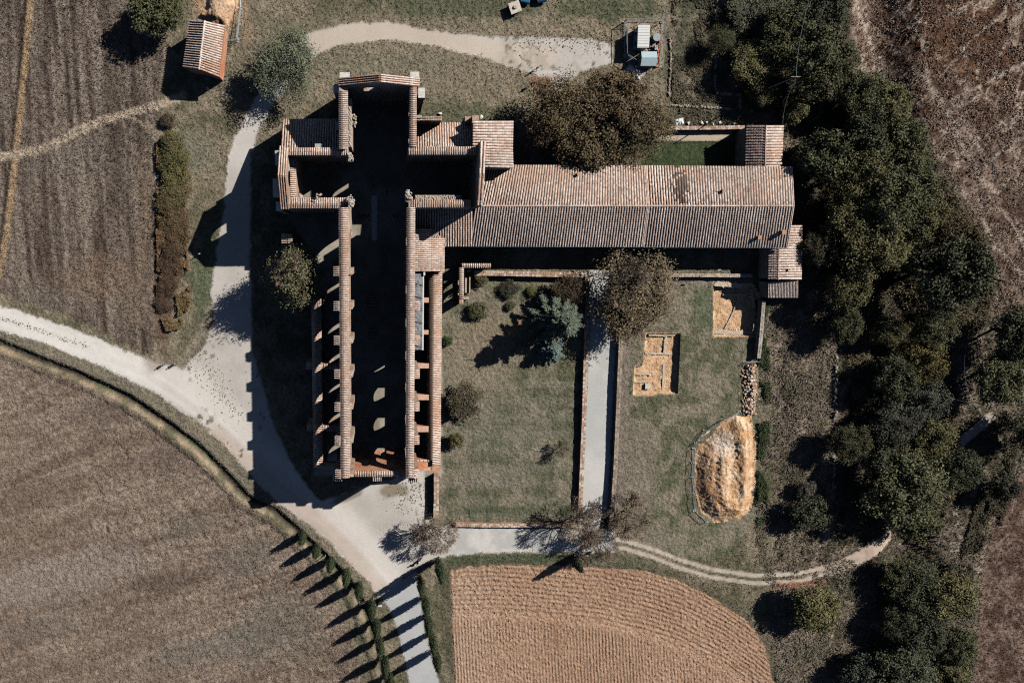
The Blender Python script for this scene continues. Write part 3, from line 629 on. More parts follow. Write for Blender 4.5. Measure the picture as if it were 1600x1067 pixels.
for k, b in enumerate(bays):
    # outer buttress strips and inner shafts
    m = MB(); m.box(-8.35, -7.503, b - .8, b + .8, 0, ZN + .02); o = m.build('buttress', M['wall'], church)
    tiles('coping_tiles', (-8.5, b - .85, ZN + .1), (-8.5, b + .85, ZN + .1), (-7.5, b + .85, ZN + .3), (-7.5, b - .85, ZN + .3), o, pitch=.34, tl=.36, seed=20 + k, wts=(3, .6, 1.5, 6, 1))
    m = MB(); m.box(-5.997, -5.35, b - .55, b + .55, 4.2, ZN - random.uniform(.1, .9)); o = m.build('wall_shaft', M['wall'], church)
    if k:
        m = MB(); m.box(5.153, 6.0, b - .8, b + .8, 0, ZN - .35); o = m.build('buttress', M['wall'], church)
        tiles('coping_tiles', (6.1, b - .85, ZN - .3), (6.1, b + .85, ZN - .3), (5.2, b + .85, ZN + .02), (5.2, b - .85, ZN + .02), o, pitch=.34, tl=.36, seed=40 + k, wts=(3, 2.5, 2, 3, 1))
# choir and apse
op = [(s, 1.4, 9.5, 12, 13) for s in (3, 7.5)]
cl = wall('choir_wall', (-5.95, 26.6), (-5.95, 17.0), 1.4, 0, ZN, M['wall'], church, op); cap((-5.95, 26.0), (-5.95, 16.6), 1.4, ZN, cl, rise=.25, seed=61, wts=(4, 1, .5, 5, 2))
crw = wall('choir_wall', (5.3, 26.6), (5.3, 17.0), 1.05, 0, ZN, M['wall'], church, op); cap((5.3, 26.6), (5.3, 17.0), 1.05, ZN, crw, rise=.22, seed=63, wts=(5, 2.5, .5, 3, 1))
ap = wall('apse_wall', (-7.3, 27.9), (5.6, 27.9), 1.15, 0, ZN, M['wall'], church, [(5.2, 2.6, 11.6, 13.2, 14.4)], gable=(18.4, 0, .3))
pk = -7.3 + 6.45 + .3
tiles('coping_tiles', (-7.4, 26.65, ZN), (-7.4, 28.0, ZN), (pk, 28.0, 18.45), (pk, 26.65, 18.45), ap, pitch=.36, tl=.4, seed=66, wts=(2, 5, 2, 1, 0), hgt=.12)
tiles('coping_tiles', (5.75, 26.65, ZN), (5.75, 28.0, ZN), (pk, 28.0, 18.453), (pk, 26.65, 18.453), ap, pitch=.36, tl=.4, seed=67, wts=(5, 2, 0, 4, 0), hgt=.12)
for (a, b, c, d, zt) in ((-7.2, -5.7, 27.903, 29.0, 14.5), (4.4, 5.7, 27.903, 29.1, 14.5), (5.75, 6.7, 25.2, 26.7, 13.8), (-8.3, -7.353, 26.0, 27.3, 13.8), (-8.2, -7.353, 20.5, 21.6, 10.8)):
    m = MB(); m.box(a, b, c, d, 0, zt); o = m.build('buttress', M['wall'], church)
    m = MB(); m.prism([(a - .08, c - .05, zt + .35), (b + .08, c - .05, zt + .35), (b + .08, d + .1, zt + .12), (a - .08, d + .1, zt + .12)], zt + .002, 0, (.62, .6, .56)); m.build('capstone', M['rubble'], o)
# transept walls
def arches(L, n, z=(4, 6.5, 7.6), wd=1.2): return [((i + .5) * L / n, wd, *z) for i in range(n)]
t1 = wall('transept_wall', (-16.05, 17.05), (-5.95, 17.05), 1.15, 0, ZT, M['wall'], church, [(s, 2.4, .05, 3.6, 5.0) for s in (2.6, 7.2)] + [(2.6, 1.2, 9.6, 11.6, 12.4), (7.2, 1.2, 9.6, 11.6, 12.4)])
cap((-16.05, 17.05), (-6.0, 17.05), 1.15, ZT, t1, rise=.2, seed=71, wts=(5, 2, .3, 4, 0))
t2 = wall('transept_wall', (-16.05, 8.85), (-5.95, 8.85), 1.65, 0, ZT, M['wall'], church, [(3, 1.2, 9.6, 11.6, 12.4), (8.3, 2.6, .05, 4, 5.8)])
cap((-17.3, 8.85), (-6.0, 8.85), 1.65, ZT, t2, rise=.28, seed=73, wts=(5, 3.5, .8, 2, 0))
t3 = wall('transept_wall', (-16.05, 17.2), (-16.05, 7.2), 1.4, 0, ZT, M['wall'], church, [(5.0, 2.6, 10.2, 12.6, 14.4), (2.2, 1.1, 4, 6.5, 7.4), (7.6, 1.1, 4, 6.5, 7.4)], gable=(17.0, 0))
tiles('coping_tiles', (-17.5, 17.35, ZT + .02), (-15.95, 17.35, ZT + .02), (-15.95, 12.2, 17.05), (-17.5, 12.2, 17.05), t3, pitch=.4, tl=.42, seed=75, wts=(5, 3, .5, 3, 0), hgt=.12)
tiles('coping_tiles', (-17.5, 7.05, ZT + .02), (-15.95, 7.05, ZT + .02), (-15.95, 12.2, 17.054), (-17.5, 12.2, 17.054), t3, pitch=.4, tl=.42, seed=76, wts=(4, 4, 1, 2, 0), hgt=.12)
m = MB(); m.box(-16.046, -15.1, 8.86, 15.85, 0, 11.5, (.5, .36, .26)); o = m.build('inner_ledge', M['wall'], church)
tiles('coping_tiles', (-15.05, 8.87, 11.45), (-15.05, 15.85, 11.45), (-16.04, 15.85, 11.8), (-16.04, 8.87, 11.8), o, pitch=.34, tl=.36, seed=77, wts=(5, 3, .4, 4, 0))
for (a, b, c, d, zt) in ((-18.6, -17.453, 14.6, 17.0, 11), (-18.6, -17.453, 6.9, 8.4, 11), (-20.2, -18.9, 9.8, 13.0, 3.4), (-11.6, -10.3, 17.053, 17.9, 12.6)):
    m = MB(); m.box(a, b, c, d, 0, zt); o = m.build('buttress', M['wall'], church)
    m = MB(); m.prism([(a - .06, c - .05, zt + .1), (b + .02, c - .05, zt + .4), (b + .02, d + .05, zt + .4), (a - .06, d + .05, zt + .1)], zt + .002, 0, (.6, .58, .54)); m.build('capstone', M['rubble'], o)
ZT = 15.4
t4 = wall('transept_wall', (4.0, 17.05), (15.6, 17.05), 1.2, 0, ZT, M['wall'], church, [(s, 2.4, .05, 3.6, 5.0) for s in (3.5, 8.5)] + [(3.5, 1.2, 9.8, 11.6, 12.4), (8.5, 1.2, 9.8, 11.6, 12.4)])
cap((4.0, 17.05), (15.55, 17.05), 1.2, ZT, t4, rise=.22, seed=81, wts=(5, 2.6, .3, 4, 0))
t5 = wall('transept_wall', (5.16, 8.4), (14.5, 8.4), 1.15, 0, ZT, M['wall'], church, [(4.4, 1.2, 9.6, 11.6, 12.4)])
cap((4.0, 8.4), (14.5, 8.4), 1.15, ZT, t5, rise=.22, seed=83, wts=(4, 4, 1, 2, 0))
m = MB(); m.box(5.2, 13.0, 8.403, 9.3, 9, ZT - .9, (.5, .46, .4)); o = m.build('inner_ledge', M['wall'], church)
m = MB()
for k in range(130): m.lump((5.3 + 7.6 * random.random(), 8.5 + .7 * random.random(), ZT - .85), random.uniform(.08, .22), (.46, .42, .37))
m.build('loose_stones', M['rubble'], o, kind='stuff')
t6 = wall('transept_wall', (16.55, 17.6), (16.25, 7.4), .95, 0, ZT + 1.8, M['wall'], church, [(3, 1.1, 4, 6.4, 7.2), (7, 1.1, 4, 6.4, 7.2)], gable=(17.6, 0))
cap((16.6, 17.7), (16.42, 12.5), 1.0, ZT + 1.82, t6, zb=17.65, along=True, seed=85, wts=(5, 2.4, .2, 4, 0)); cap((16.42, 12.5), (16.2, 7.4), 1.0, 17.65, t6, zb=ZT + 1.82, along=True, seed=86, wts=(2, 5, 1.5, 1, 0))
# left crossing spurs and rubble heads where vaults broke off
for (px, py, z, nn, rad) in ((547, 246, ZT, 50, .9), (548, 314, ZT, 70, 1.0), (638, 308, ZT, 70, 1.1), (549, 190, 12.5, 60, 1.5), (498, 307, ZT - .4, 10, .8), (687, 247, 12, 10, .8)):
    m = MB(); p = W(px, py, z)
    for k in range(nn):
        a = random.random() * 6.28; r = rad * random.random() ** .7; m.lump((p.x + r * math.cos(a) * .55, p.y + r * math.sin(a), z + .1 + random.uniform(-.5, .2)), random.uniform(.1, .28), random.choice([(.46, .42, .37), (.42, .35, .28), (.5, .47, .42)]))
    m.build('broken_masonry', M['rubble'], church, kind='stuff')
m = MB(); m.box(-5.947, -5.4, 17.2, 25.0, 8, ZN - 1.4); o = m.build('vault_springing', M['wall'], church)
m = MB()
for k in range(110): m.lump((-5.8 + .35 * random.random(), 17.4 + 7.6 * random.random(), ZN - 1.4), random.uniform(.08, .2), (.48, .45, .4))
m.build('loose_stones', M['rubble'], o, kind='stuff')
# facade, broken top
fw = wall('facade_wall', (-6.0, -38.5), (3.85, -38.5), 1.0, 0, 13.6, M['wallred'], church, [(5, 3.0, .05, 3.4, 4.8), (2.6, 1.5, 6.8, 9.6, 10.8), (7.2, 1.5, 6.8, 9.6, 10.8)], ragged=.5, seed=4)
cap((-5.9, -38.6), (2.6, -38.6), .9, 13.6, fw, rise=.2, seed=91, wts=(4, 3, 1, 4, 0))
for (a, b, c, d, zt) in ((-2.0, -.5, -40.4, -39.203, 13.2), (4.4, 5.9, -40.3, -39.203, 14.2), (-8.9, -7.4, -39.9, -38.9, 14.6)):
    m = MB(); m.box(a, b, c, d, 0, zt); o = m.build('buttress', M['wall'], church)
    tiles('coping_tiles', (a - .1, c - .1, zt + .05), (b + .1, c - .1, zt + .05), (b + .1, d + .5, zt + .35), (a - .1, d + .5, zt + .35), o, pitch=.34, tl=.36, seed=95, wts=(4, 2, 2, 4, 0))
# right aisle
ZA = 7.2
ops = [(s, .9, 2.6, 4.6, 5.3) for s in np.arange(3, 36, 5.85)]
ra_ = wall('aisle_wall', (10.35, -3.6), (10.35, -40.6), 1.5, 0, ZA - .3, M['wallred'], church, ops)
tiles('coping_tiles', (10.45, -3.5, ZA - .25), (10.45, -39.4, ZA - .25), (8.95, -39.4, ZA + .3), (8.95, -3.5, ZA + .3), ra_, pitch=.32, tl=.36, seed=101, wts=(5, 6, 0, 3, 0))
tiles('coping_tiles', (8.0, -3.5, ZA - .55), (8.0, -38.4, ZA - .55), (8.95, -38.4, ZA + .29), (8.95, -3.5, ZA + .29), ra_, pitch=.36, tl=.45, seed=102, wts=(0, 9, 2, 0, 0), hgt=.14)
for (ya, yb, h) in ((-8.4, -9.2, 6.8), (-14.3, -15.0, 6.8), (-20.4, -21.2, 6.9), (-26.2, -27.1, 6.9), (-32.1, -33.1, 6.9)):
    o = wall('cross_arch', (5.16, ya), (8.83, ya), abs(ya - yb), 0, h, M['wallred'], church, [(1.8, 2.7, .05, 3.8, 5.6)])
    m = MB(); m.box(5.17, 8.9, yb - .05, ya + .05, h + .003, h + .2, (.66, .42, .32)); m.build('coping_slab', M['rubble'], o)
fa = wall('aisle_front_wall', (5.16, -38.45), (10.3, -38.45), 2.1, 0, 6.6, M['wallred'], church, [(2.2, 1.7, .05, 2.4, 3.2)], z1b=7.2)
m = MB()
for k in range(30): m.lump((5.3 + 3.4 * random.random(), -38.55 - .15 * random.random(), 6.95), random.uniform(.12, .3), (.62, .56, .48))
m.build('loose_stones', M['rubble'], fa, kind='stuff')
# tarpaulin sheets over the second and third bay of that aisle
V = []; Fc = []; nxx, nyy = 8, 60
for j in range(nyy + 1):
    for i in range(nxx + 1):
        u, v = i / nxx, j / nyy; y = -4.0 - 13.6 * v
        V.append((5.25 + 1.62 * u - .18 * math.sin(v * 22) * (1 - u), y, 9.3 - .7 * u + .16 * math.sin(u * 7 + v * 30) * math.sin(v * 11) + random.uniform(-.05, .05)))
for j in range(nyy):
    for i in range(nxx): a = j * (nxx + 1) + i; Fc.append((a, a + 1, a + nxx + 2, a + nxx + 1))
tp = link(bpy.data.objects.new('tarpaulin', py_mesh('tarpaulin', V, Fc, M['tarp'])), label='long grey tarpaulin stretched over the right aisle of the church', cat='tarpaulin')
m = MB(); m.box(6.88, 7.12, -17.7, -3.7, 8.35, 8.62); m.build('gutter', M['white'], tp)
m = MB(); m.box(6.93, 7.0, -17.6, -3.7, 4.2, 8.34); m.build('sun_blocking_sheet', M['tarp'], tp)  # unseen sheet added below the gutter to keep sun patches off the nave floor
m = MB()
for y in (-5.6, -7.9, -10.1, -12.4, -14.6, -16.7): m.tube((5.3, y, 9.42), (6.9, y - .5, 8.75), .05, .05, 5)
m.build('batten', M['dark'], tp, kind='stuff')
# left aisle
ZA = 6.6
ops = [(3.5 + i * 5.85, 1.0, 2.6, 4.6, 5.3) for i in range(5)]
la = wall('aisle_wall', (-11.45, -8.6), (-11.45, -40.0), 1.65, 0, ZA, M['wall'], church, ops)
cap((-11.45, -8.6), (-11.45, -40.0), 1.65, ZA, la, rise=.3, seed=111, wts=(4, 3, .5, 3, 1), pitch=.4)
for y in (-21.0, -32.6, -39.6):
    o = wall('cross_arch', (-11.44, y + .5), (-7.51, y + .5), 1.0, 0, 6.3, M['wall'], church, [(1.9, 2.7, .05, 3.8, 5.6)])
    cap((-11.44, y + .5), (-8.4, y + .5), 1.0, 6.3, o, rise=.15, seed=113)
    if y > -39: m = MB(); m.box(-14.4, -13.153, y - .75, y + .65, 0, 5.6); m.build('buttress', M['wall'], church)
m = MB(); m.prism([W(440, 366, 7).xy[:], W(456, 366, 7).xy[:], W(457, 381, 7).xy[:], W(440, 381, 7).xy[:]], 0, 6.8); o = m.build('aisle_pier', M['wall'], church)
q = [W(*p) for p in ((440, 365, 7), (457, 366, 7.2), (457, 381, 7.2), (440, 381, 7))]; tiles('coping_tiles', q[0], q[3], q[2], q[1], o, pitch=.36, tl=.4, seed=115, wts=(5, 2, .5, 4, 0))
# side chapels with lean-to roofs
ch = wall('chapel_wall', (-17.8, 22.9), (-7.36, 22.9), .7, 0, 5.8, M['wall'], church, [(s, 1.1, 2.5, 4.2, 5) for s in (2.5, 7)])
ch2 = wall('chapel_wall', (-17.3, 22.2), (-17.3, 17.2), .7, 0, 6.6, M['wall'], church)
tiles('chapel_roof_tiles', (-17.9, 23.1, 6.2), (-7.36, 23.1, 6.2), (-7.36, 17.06, 9.4), (-17.9, 17.06, 9.4), church, pitch=.44, tl=.42, seed=117, wts=(5, 2.5, .5, 4, .5))
ch3 = wall('chapel_wall', (5.31, 22.3), (15.3, 22.3), .7, 0, 6.3, M['wall'], church, [(2.4, 1.1, 2.5, 4.2, 5), (7, 1.1, 2.5, 4.2, 5)])
tiles('chapel_roof_tiles', (5.31, 22.45, 6.4), (15.3, 22.45, 6.4), (15.3, 17.06, 9.3), (5.31, 17.06, 9.3), church, pitch=.44, tl=.42, seed=119, wts=(5, 3, .3, 4, .5))
o = wall('chapel_parapet', (5.31, 22.6), (9.8, 22.6), .55, 6.2, 10.8, M['wall'], church)
tiles('coping_tiles', (5.31, 22.75, 10.82), (5.31, 21.95, 10.82), (9.9, 21.95, 10.9), (9.9, 22.75, 10.9), o, pitch=.36, tl=.4, seed=121, wts=(4, 4, 0, 3, 0))
m = MB(); zz = 9.2; m.prism([(8.2, 17.06), (10.6, 17.06), (9.5, 18.5)], 7.6, zz, (.3, .2, .15)); o = m.build('roof_dormer', M['wall'], church)
for (a, b) in (((5.45, 22.61, 6.6), 0), ((14.3, 22.31, 7.2), 0)):
    m = MB(); m.box(a[0] - .1, a[0] + 1.25, a[1], a[1] + 1.1, 0, a[2]); m.build('buttress', M['wall'], church)
# roofs between the church and the long wing
q = [W(*p) for p in ((650, 385, 6.2), (738, 385, 6.2), (738, 322, 8.6), (650, 322, 8.6))]; tiles('bridge_roof_tiles', *q, church, pitch=.46, tl=.42, seed=123, wts=(5, 1.5, .5, 4, 1))
m = MB(); m.box(q[0].x + .1, q[1].x - .2, q[0].y + .4, q[2].y - .3, 0, 6.0); m.build('link_building_wall', M['wall'], church)
P5 = [(5.16, 3.2, 9.2), (7.2, 3.9, 8.9), (8.25, 4.15, 8.75), (10.55, 2.0, 8.35), (10.55, -3.45, 8.35), (5.16, -3.45, 9.2)]
m = MB(); m.prism([(p[0], p[1]) for p in P5], 0, 8.1); m.build('sacristy_wall', M['wall'], church)
tiles('aisle_roof_tiles', (10.75, -3.6, 8.3), (10.75, 2.3, 8.3), (8.3, 2.3, 8.85), (8.3, -3.6, 8.85), church, pitch=.34, tl=.4, seed=125, wts=(5, 1.2, .4, 5, 1))
tiles('aisle_roof_tiles', (8.31, 2.31, 8.84), (9.9, 2.31, 8.5), (8.6, 4.2, 8.6), (8.31, 4.2, 8.7), church, pitch=.34, tl=.4, seed=127, wts=(5, 1.2, .4, 5, 1))
tiles('aisle_roof_tiles', (8.3, -3.6, 8.85), (8.3, 3.9, 8.85), (5.16, 3.9, 9.5), (5.16, -3.6, 9.5), church, pitch=.34, tl=.4, seed=126, wts=(5, 1.2, .4, 5, 1))
m = MB(); m.box(7.0, 7.3, -4.3, -3.7, 8.2, 9.1, (.8, .8, .78)); m.build('white_flashing', M['white'], church)
# things on the church floor
m = MB(); m.box(W(580.5, 306).x, W(589, 306).x, W(585, 376).y, W(585, 306).y, .035, .075); m.build('floor_runner', M['floor_runner'], None, label='long pale violet walkway strip on the shaded floor of the crossing', cat='walkway strip')
def bench(px, py, lab, grp, rot=0):
    p = W(px, py); o = empty('bench', (p.x, p.y, .0), lab, 'bench', grp)
    for nm, bx in (('seat', (-.7, .7, -.2, .2, .42, .48)), ('backrest', (-.7, .7, .2, .25, .48, .9)), ('leg', (-.65, -.58, -.18, .18, 0, .42)), ('leg', (.58, .65, -.18, .18, 0, .42))):
        m = MB(); m.box(p.x + bx[0], p.x + bx[1], p.y + bx[2], p.y + bx[3], bx[4], bx[5]); m.build(nm, M['wood'], o)
for i, y in enumerate((463, 468, 473, 477)): bench(581, y, '%s bench from the top in the upper group of wooden benches in the nave' % ('first', 'second', 'third', 'fourth')[i], 'wooden benches in the shaded nave')
for i, y in enumerate((511, 516, 521, 526)): bench(582, y, '%s bench from the top in the lower group of wooden benches in the nave' % ('first', 'second', 'third', 'fourth')[i], 'wooden benches in the shaded nave')

# ---- sacristy block
sac = empty('sacristy_block', (18.5, 18, 0), 'square tiled roof block joining the transept and the long wing', 'building')
a, b, c, d = W(739, 189, 11.2), W(802, 189, 9.6), W(802, 263, 9.6), W(739, 263, 11.2)
m = MB(); m.prism([(a.x + .1, a.y - .15, 11.0), (b.x - .3, b.y - .15, 9.4), (c.x - .3, c.y, 9.4), (16.7, c.y, 10.7), (16.7, 17.7, 10.7), (a.x + .1, 17.7, 11.0)], 0, 0); m.build('wall', M['wall'], sac)
a2 = (16.9, 17.5, 10.85); 
tiles('roof_tiles', (b.x, b.y, 9.6), (b.x, 17.4, 9.6), (a.x, 17.4, 11.2), (a.x, a.y, 11.2), sac, pitch=.48, tl=.44, seed=131, wts=(6, 1.4, .3, 5, .5))
tiles('roof_tiles', (b.x, 17.4, 9.6), (c.x, c.y, 9.6), (16.95, c.y, 10.87), (16.95, 17.4, 10.87), sac, pitch=.48, tl=.44, seed=132, wts=(5, 1, .5, 5, 1))
m = MB(); m.box(15.2, 16.4, a.y - .1, a.y + 1.2, 0, 9.5, (.6, .58, .54)); m.build('buttress', M['wall'], sac)
# ---- the long convent wing
wing = empty('convent_wing', (44, 8, 0), 'very long convent wing under a worn pink tiled gable roof', 'building')
TL, TR, RL, RR, BL, BR = W(757, 258, 6), W(1237, 261, 6), W(742, 322, 8.3), W(1240, 322, 8.3), W(733, 384, 6), W(1230, 386, 6)
sT, sR, sB = W(1008, 259, 6), W(1012, 322, 8.3), W(1004, 385, 6)
m = MB(); m.prism([(TL.x + .2, TL.y - .5), (TR.x - .4, TR.y - .5), (BR.x - .4, BR.y + .5), (BL.x + .4, BL.y + .5)], 0, 5.72)
n = len(m.V); m.V += [(RL.x + .4, RL.y, 7.9), (RR.x - .5, RR.y, 7.9)]; m.C += [(1, 1, 1)] * 2
m.F += [(4, 5, n + 1, n), (6, 7, n, n + 1), (5, 6, n + 1), (7, 4, n)]; m.build('wall', M['wall'], wing)
tiles('roof_tiles', TL, sT, sR, RL, wing, pitch=.475, tl=.42, seed=141, wts=(6, 2.4, .8, 3.4, .6)); tiles('roof_tiles', sT, TR, RR, sR, wing, pitch=.475, tl=.42, stain=(W(1062, 290, 7).x, W(1062, 290, 7).y, 1.3, 3.3), seed=142, wts=(5, 2.6, 2.0, 3.4, 1))
tiles('roof_tiles', BL, sB, sR, RL, wing, pitch=.475, tl=.42, seed=143, wts=(3.5, .4, .8, 3.5, 5)); tiles('roof_tiles', sB, BR, RR, sR, wing, pitch=.475, tl=.42, seed=144, wts=(3.5, .6, 1.2, 3, 5))
ridge_tiles('ridge_tiles', RL, RR, wing); 
for a, b in ((sT, sR), (sB, sR), (TR, RR), (BR, RR), (TL, RL)): ridge_tiles('seam_tiles', a + Vector((0, 0, .05)), b + Vector((0, 0, .05)), wing, r=.14, seed=5, wts=(4, 2, 0, 5, 0))
m = MB(); m.tube(BL + Vector((0, -.1, -.12)), BR + Vector((0, -.1, -.12)), .1, .1, 6); m.build('gutter', M['metal'], wing)
def chimney(px, py, z0, h, r, par, brick=True):
    p = W(px, py, z0 + h); m = MB()
    if brick: m.box(p.x - r, p.x + r, p.y - r, p.y + r, z0 - .8, z0 + h)
    else: m.tube((p.x, p.y, z0 - .6), (p.x, p.y, z0 + h), r, r, 8)
    o = m.build('chimney', M['wallred'], par); m = MB(); m.box(p.x - r - .08, p.x + r + .08, p.y - r - .08, p.y + r + .08, z0 + h + .003, z0 + h + .1, (.5, .3, .2)); m.build('chimney_cap', M['rubble'], o)
for (px, py, z0, h, r) in ((904, 272, 6.4, .8, .18), (1131, 298, 7.3, .8, .2), (1187, 371, 6.4, .95, .24), (1225, 363, 6.7, 1.2, .3)): chimney(px, py, z0, h, r, wing)
# ---- annexes at the far end
an = empty('upper_annex', (67, 17, 0), 'small tiled gable annex above the right end of the long roof', 'building')
p = [W(*q) for q in ((1166, 196, 4.6), (1197, 196, 5.8), (1224, 196, 4.8), (1164, 262, 4.6), (1195, 262, 5.8), (1221, 262, 4.8))]
tiles('roof_tiles', p[0], p[3], p[4], p[1], an, pitch=.5, tl=.42, seed=151, wts=(5, 1.5, 2, 4, 1)); tiles('roof_tiles', p[2], p[5], p[4], p[1], an, pitch=.5, tl=.42, seed=152, wts=(5, 1.5, .3, 4, 0)); ridge_tiles('ridge_tiles', p[1], p[4], an)
m = MB(); m.prism([(p[0].x + .3, p[0].y - .3, 4.3), (p[1].x, p[1].y - .3, 5.5), (p[2].x - .3, p[2].y - .3, 4.5), (p[5].x - .3, p[5].y, 4.5), (p[4].x, p[4].y, 5.5), (p[3].x + .3, p[3].y, 4.3)], 0, 0); m.build('wall', M['wall'], an)
an = empty('lower_annex', (73, -1, 0), 'small tiled annex beside the lower right corner of the long roof', 'building')
p = [W(*q) for q in ((1201, 386, 4.2), (1217, 386, 4.7), (1253, 373, 3.9), (1200, 437, 4.2), (1216, 437, 4.7), (1252, 437, 3.9), (1230, 352, 4.4), (1253, 352, 3.9), (1217, 373, 4.7))]
tiles('roof_tiles', p[0], p[3], p[4], p[1], an, pitch=.46, tl=.4, seed=155, wts=(5, 1, 1, 4, 2)); tiles('roof_tiles', p[2], p[5], p[4], p[8], an, pitch=.46, tl=.4, seed=156, wts=(5, 1, .3, 6, 0)); tiles('roof_tiles', p[7], (p[2].x, p[2].y, 3.9), (p[6].x - .6, p[2].y, 4.42), p[6], an, pitch=.5, tl=.4, seed=157, wts=(5, 4, .3, 4, 0))
m = MB(); m.prism([(p[0].x + .3, p[0].y), (p[6].x, p[6].y - .2), (p[7].x - .3, p[7].y - .2), (p[5].x - .3, p[5].y + .2), (p[3].x + .3, p[3].y + .2)], 0, 3.7); m.build('wall', M['wall'], an)
ridge_tiles('ridge_tiles', p[8], p[4], an); chimney(1233, 421, 4.3, .45, .14, an)
an = empty('garden_shed', (73, -6.5, 0), 'low shed with a pale speckled lean-to roof below the small annex', 'shed')
p = [W(*q) for q in ((1199, 465, 2.7), (1247, 465, 2.7), (1247, 437, 3.4), (1200, 441, 3.4))]
tiles('roof_tiles', *p, an, pitch=.28, tl=.3, seed=158, wts=(2, .1, 1.5, 6, 5), hgt=.06); m = MB(); m.prism([(v.x, v.y, v.z - .25) for v in p], 0, 0); m.build('wall', M['wall'], an)
# ---- barn in the upper left
bn = empty('brick_barn', (-34, 38, 0), 'small barn with a striped orange and white tiled gable roof', 'barn')
p = [W(*q) for q in ((297, 32, 4.6), (320, 33, 5.8), (351, 40, 4.6), (286, 106, 4.6), (311, 109, 5.8), (342, 121, 4.6))]
tiles('roof_tiles', p[3], p[0], p[1], p[4], bn, pitch=.42, tl=.42, seed=161, wts=(4, .8, 1.5, 5, 1), hgt=.16); tiles('roof_tiles', p[5], p[2], p[1], p[4], bn, pitch=.42, tl=.42, seed=162, wts=(1.5, 8, 0, 7, 0), hgt=.1); ridge_tiles('ridge_tiles', p[4], p[1], bn, wts=(3, 0, 0, 6, 0))
def ins(v, c, k=.93, dz=.3): return (c.x + (v.x - c.x) * k, c.y + (v.y - c.y) * k, v.z - dz)
cc_ = sum((Vector(v) for v in p), Vector()) / 6
m = MB(); m.prism([ins(p[i], cc_) for i in (3, 4, 5, 2, 1, 0)], -.2, 0); m.build('wall', M['wallred'], bn)
m = MB(); m.tube(p[5] + Vector((.1, 0, 0)), p[2] + Vector((.1, 0, 0)), .12, .12, 6); m.build('gutter', flat_mat('copper_gutter', (.45, .2, .12), .1), bn)

# ---- garden walls
def gwall(pts, th, h, lab, mat='wallred', z=0, capc=((.46, .3, .22), (.55, .42, .34), (.4, .27, .2), (.6, .54, .47)), name='garden_wall', rag=.08):
    P = [Vector(W(a, b, h).xy) for a, b in pts]; o = None
    root = empty(name, (P[0].x, P[0].y, 0), lab, 'wall'); px_seed = P[0].x
    for a, b in zip(P[:-1], P[1:]):
        d = (b - a); L = d.length; d.normalize(); nn = Vector((d.y, -d.x)) * th / 2
        ruin = name == 'ruined_wall'
        if not ruin: m = MB(); m.prism([(a + nn)[:], (b + nn)[:], (b - nn)[:], (a - nn)[:]], -.3, h - .12); m.build('wall', M[mat], root)
        m = MB(); k = max(1, int(L / .42))
        if ruin:
            for i in range(k * 4):
                if vnoise(i / 9 + px_seed, 3.3, 5) < .33: continue
                c0 = a + d * (L * (i + random.random()) / (k * 4)) + nn * random.uniform(-.9, .9); m.lump((c0.x, c0.y, zat(c0.x, c0.y) + random.uniform(0, h * .5)), random.uniform(.12, .26), random.choice(capc))
            m.build('stones', M['rubble'], root, kind='stuff'); continue
        for i in range(k):
            for sgn in (-1, 1):
                q0 = a + d * (L * i / k); q1 = a + d * (L * (i + .94) / k); e = 1.12 * random.uniform(.95, 1.05); zz = h - .12 + random.uniform(.04, .04 + rag)
                c = random.choice(capc); f = random.uniform(.8, 1.15)
                pp = [(q0 + nn * .03 * sgn)[:], (q1 + nn * .03 * sgn)[:], (q1 + nn * e * sgn)[:], (q0 + nn * e * sgn)[:]]
                m.prism(pp, h - .117, zz, tuple(f * v for v in c))
        m.build('coping', M['rubble'], root, kind='stuff')
    return root
GW = 1.15
gwall([(741, 427), (770, 427), (917, 430)], .85, 1.6, 'long low brick wall running below the shadow of the long roof')
gwall([(918, 434), (917, 480), (916, 560)], .7, GW, 'brick wall on the left of the paved path, upper stretch under the tree')
gwall([(915.5, 562), (913, 650), (910, 720), (907, 797)], .75, GW, 'brick wall on the left of the sunlit paved path, lower stretch')
gwall([(971, 448), (971, 520), (966, 640), (962, 730), (957, 800), (953, 830)], .7, 1.25, 'earth banked stone wall on the right of the paved path', 'wall', capc=((.34, .28, .22), (.42, .35, .29), (.27, .23, .18)))
gwall([(682, 742), (682, 780), (681, 808)], .9, 1.5, 'short brick wall running down from the aisle front')
gwall([(712, 820), (760, 821), (830, 821), (903, 822)], .65, .9, 'low coped wall along the bottom of the cloister lawn')
gwall([(1008, 430), (1090, 430), (1176, 431)], .6, 1.2, 'thin stone wall along the top of the right hand lawn', 'wall', capc=((.4, .33, .27), (.5, .42, .35)))
gwall([(1194, 470), (1190, 520), (1186, 560)], .6, 1.4, 'stone wall on the right of the upper excavation', 'wall', capc=((.45, .41, .36), (.36, .32, .28)))
gwall([(1045, 200), (1100, 200), (1164, 199)], .6, 1.2, 'brick courtyard wall between the large brown tree and the upper annex')
gwall([(1044, 164), (1100, 167), (1143, 170)], .35, .5, 'overgrown stone footing behind the courtyard', 'wall', capc=((.42, .38, .32), (.3, .28, .22)), rag=.15, name='ruined_wall')
gwall([(1120, 84), (1118, 135), (1122, 146), (1158, 148), (1158, 168)], .3, .4, 'ruined stone footing with a corner among the upper scrub', 'wall', capc=((.42, .36, .3), (.3, .28, .22)), rag=.15, name='ruined_wall')
gwall([(1048, 60), (1049, 100), (1046, 150)], .3, .4, 'thin ruined footing just right of the fenced cabin', 'wall', capc=((.4, .36, .3), (.28, .25, .2)), rag=.15, name='ruined_wall')
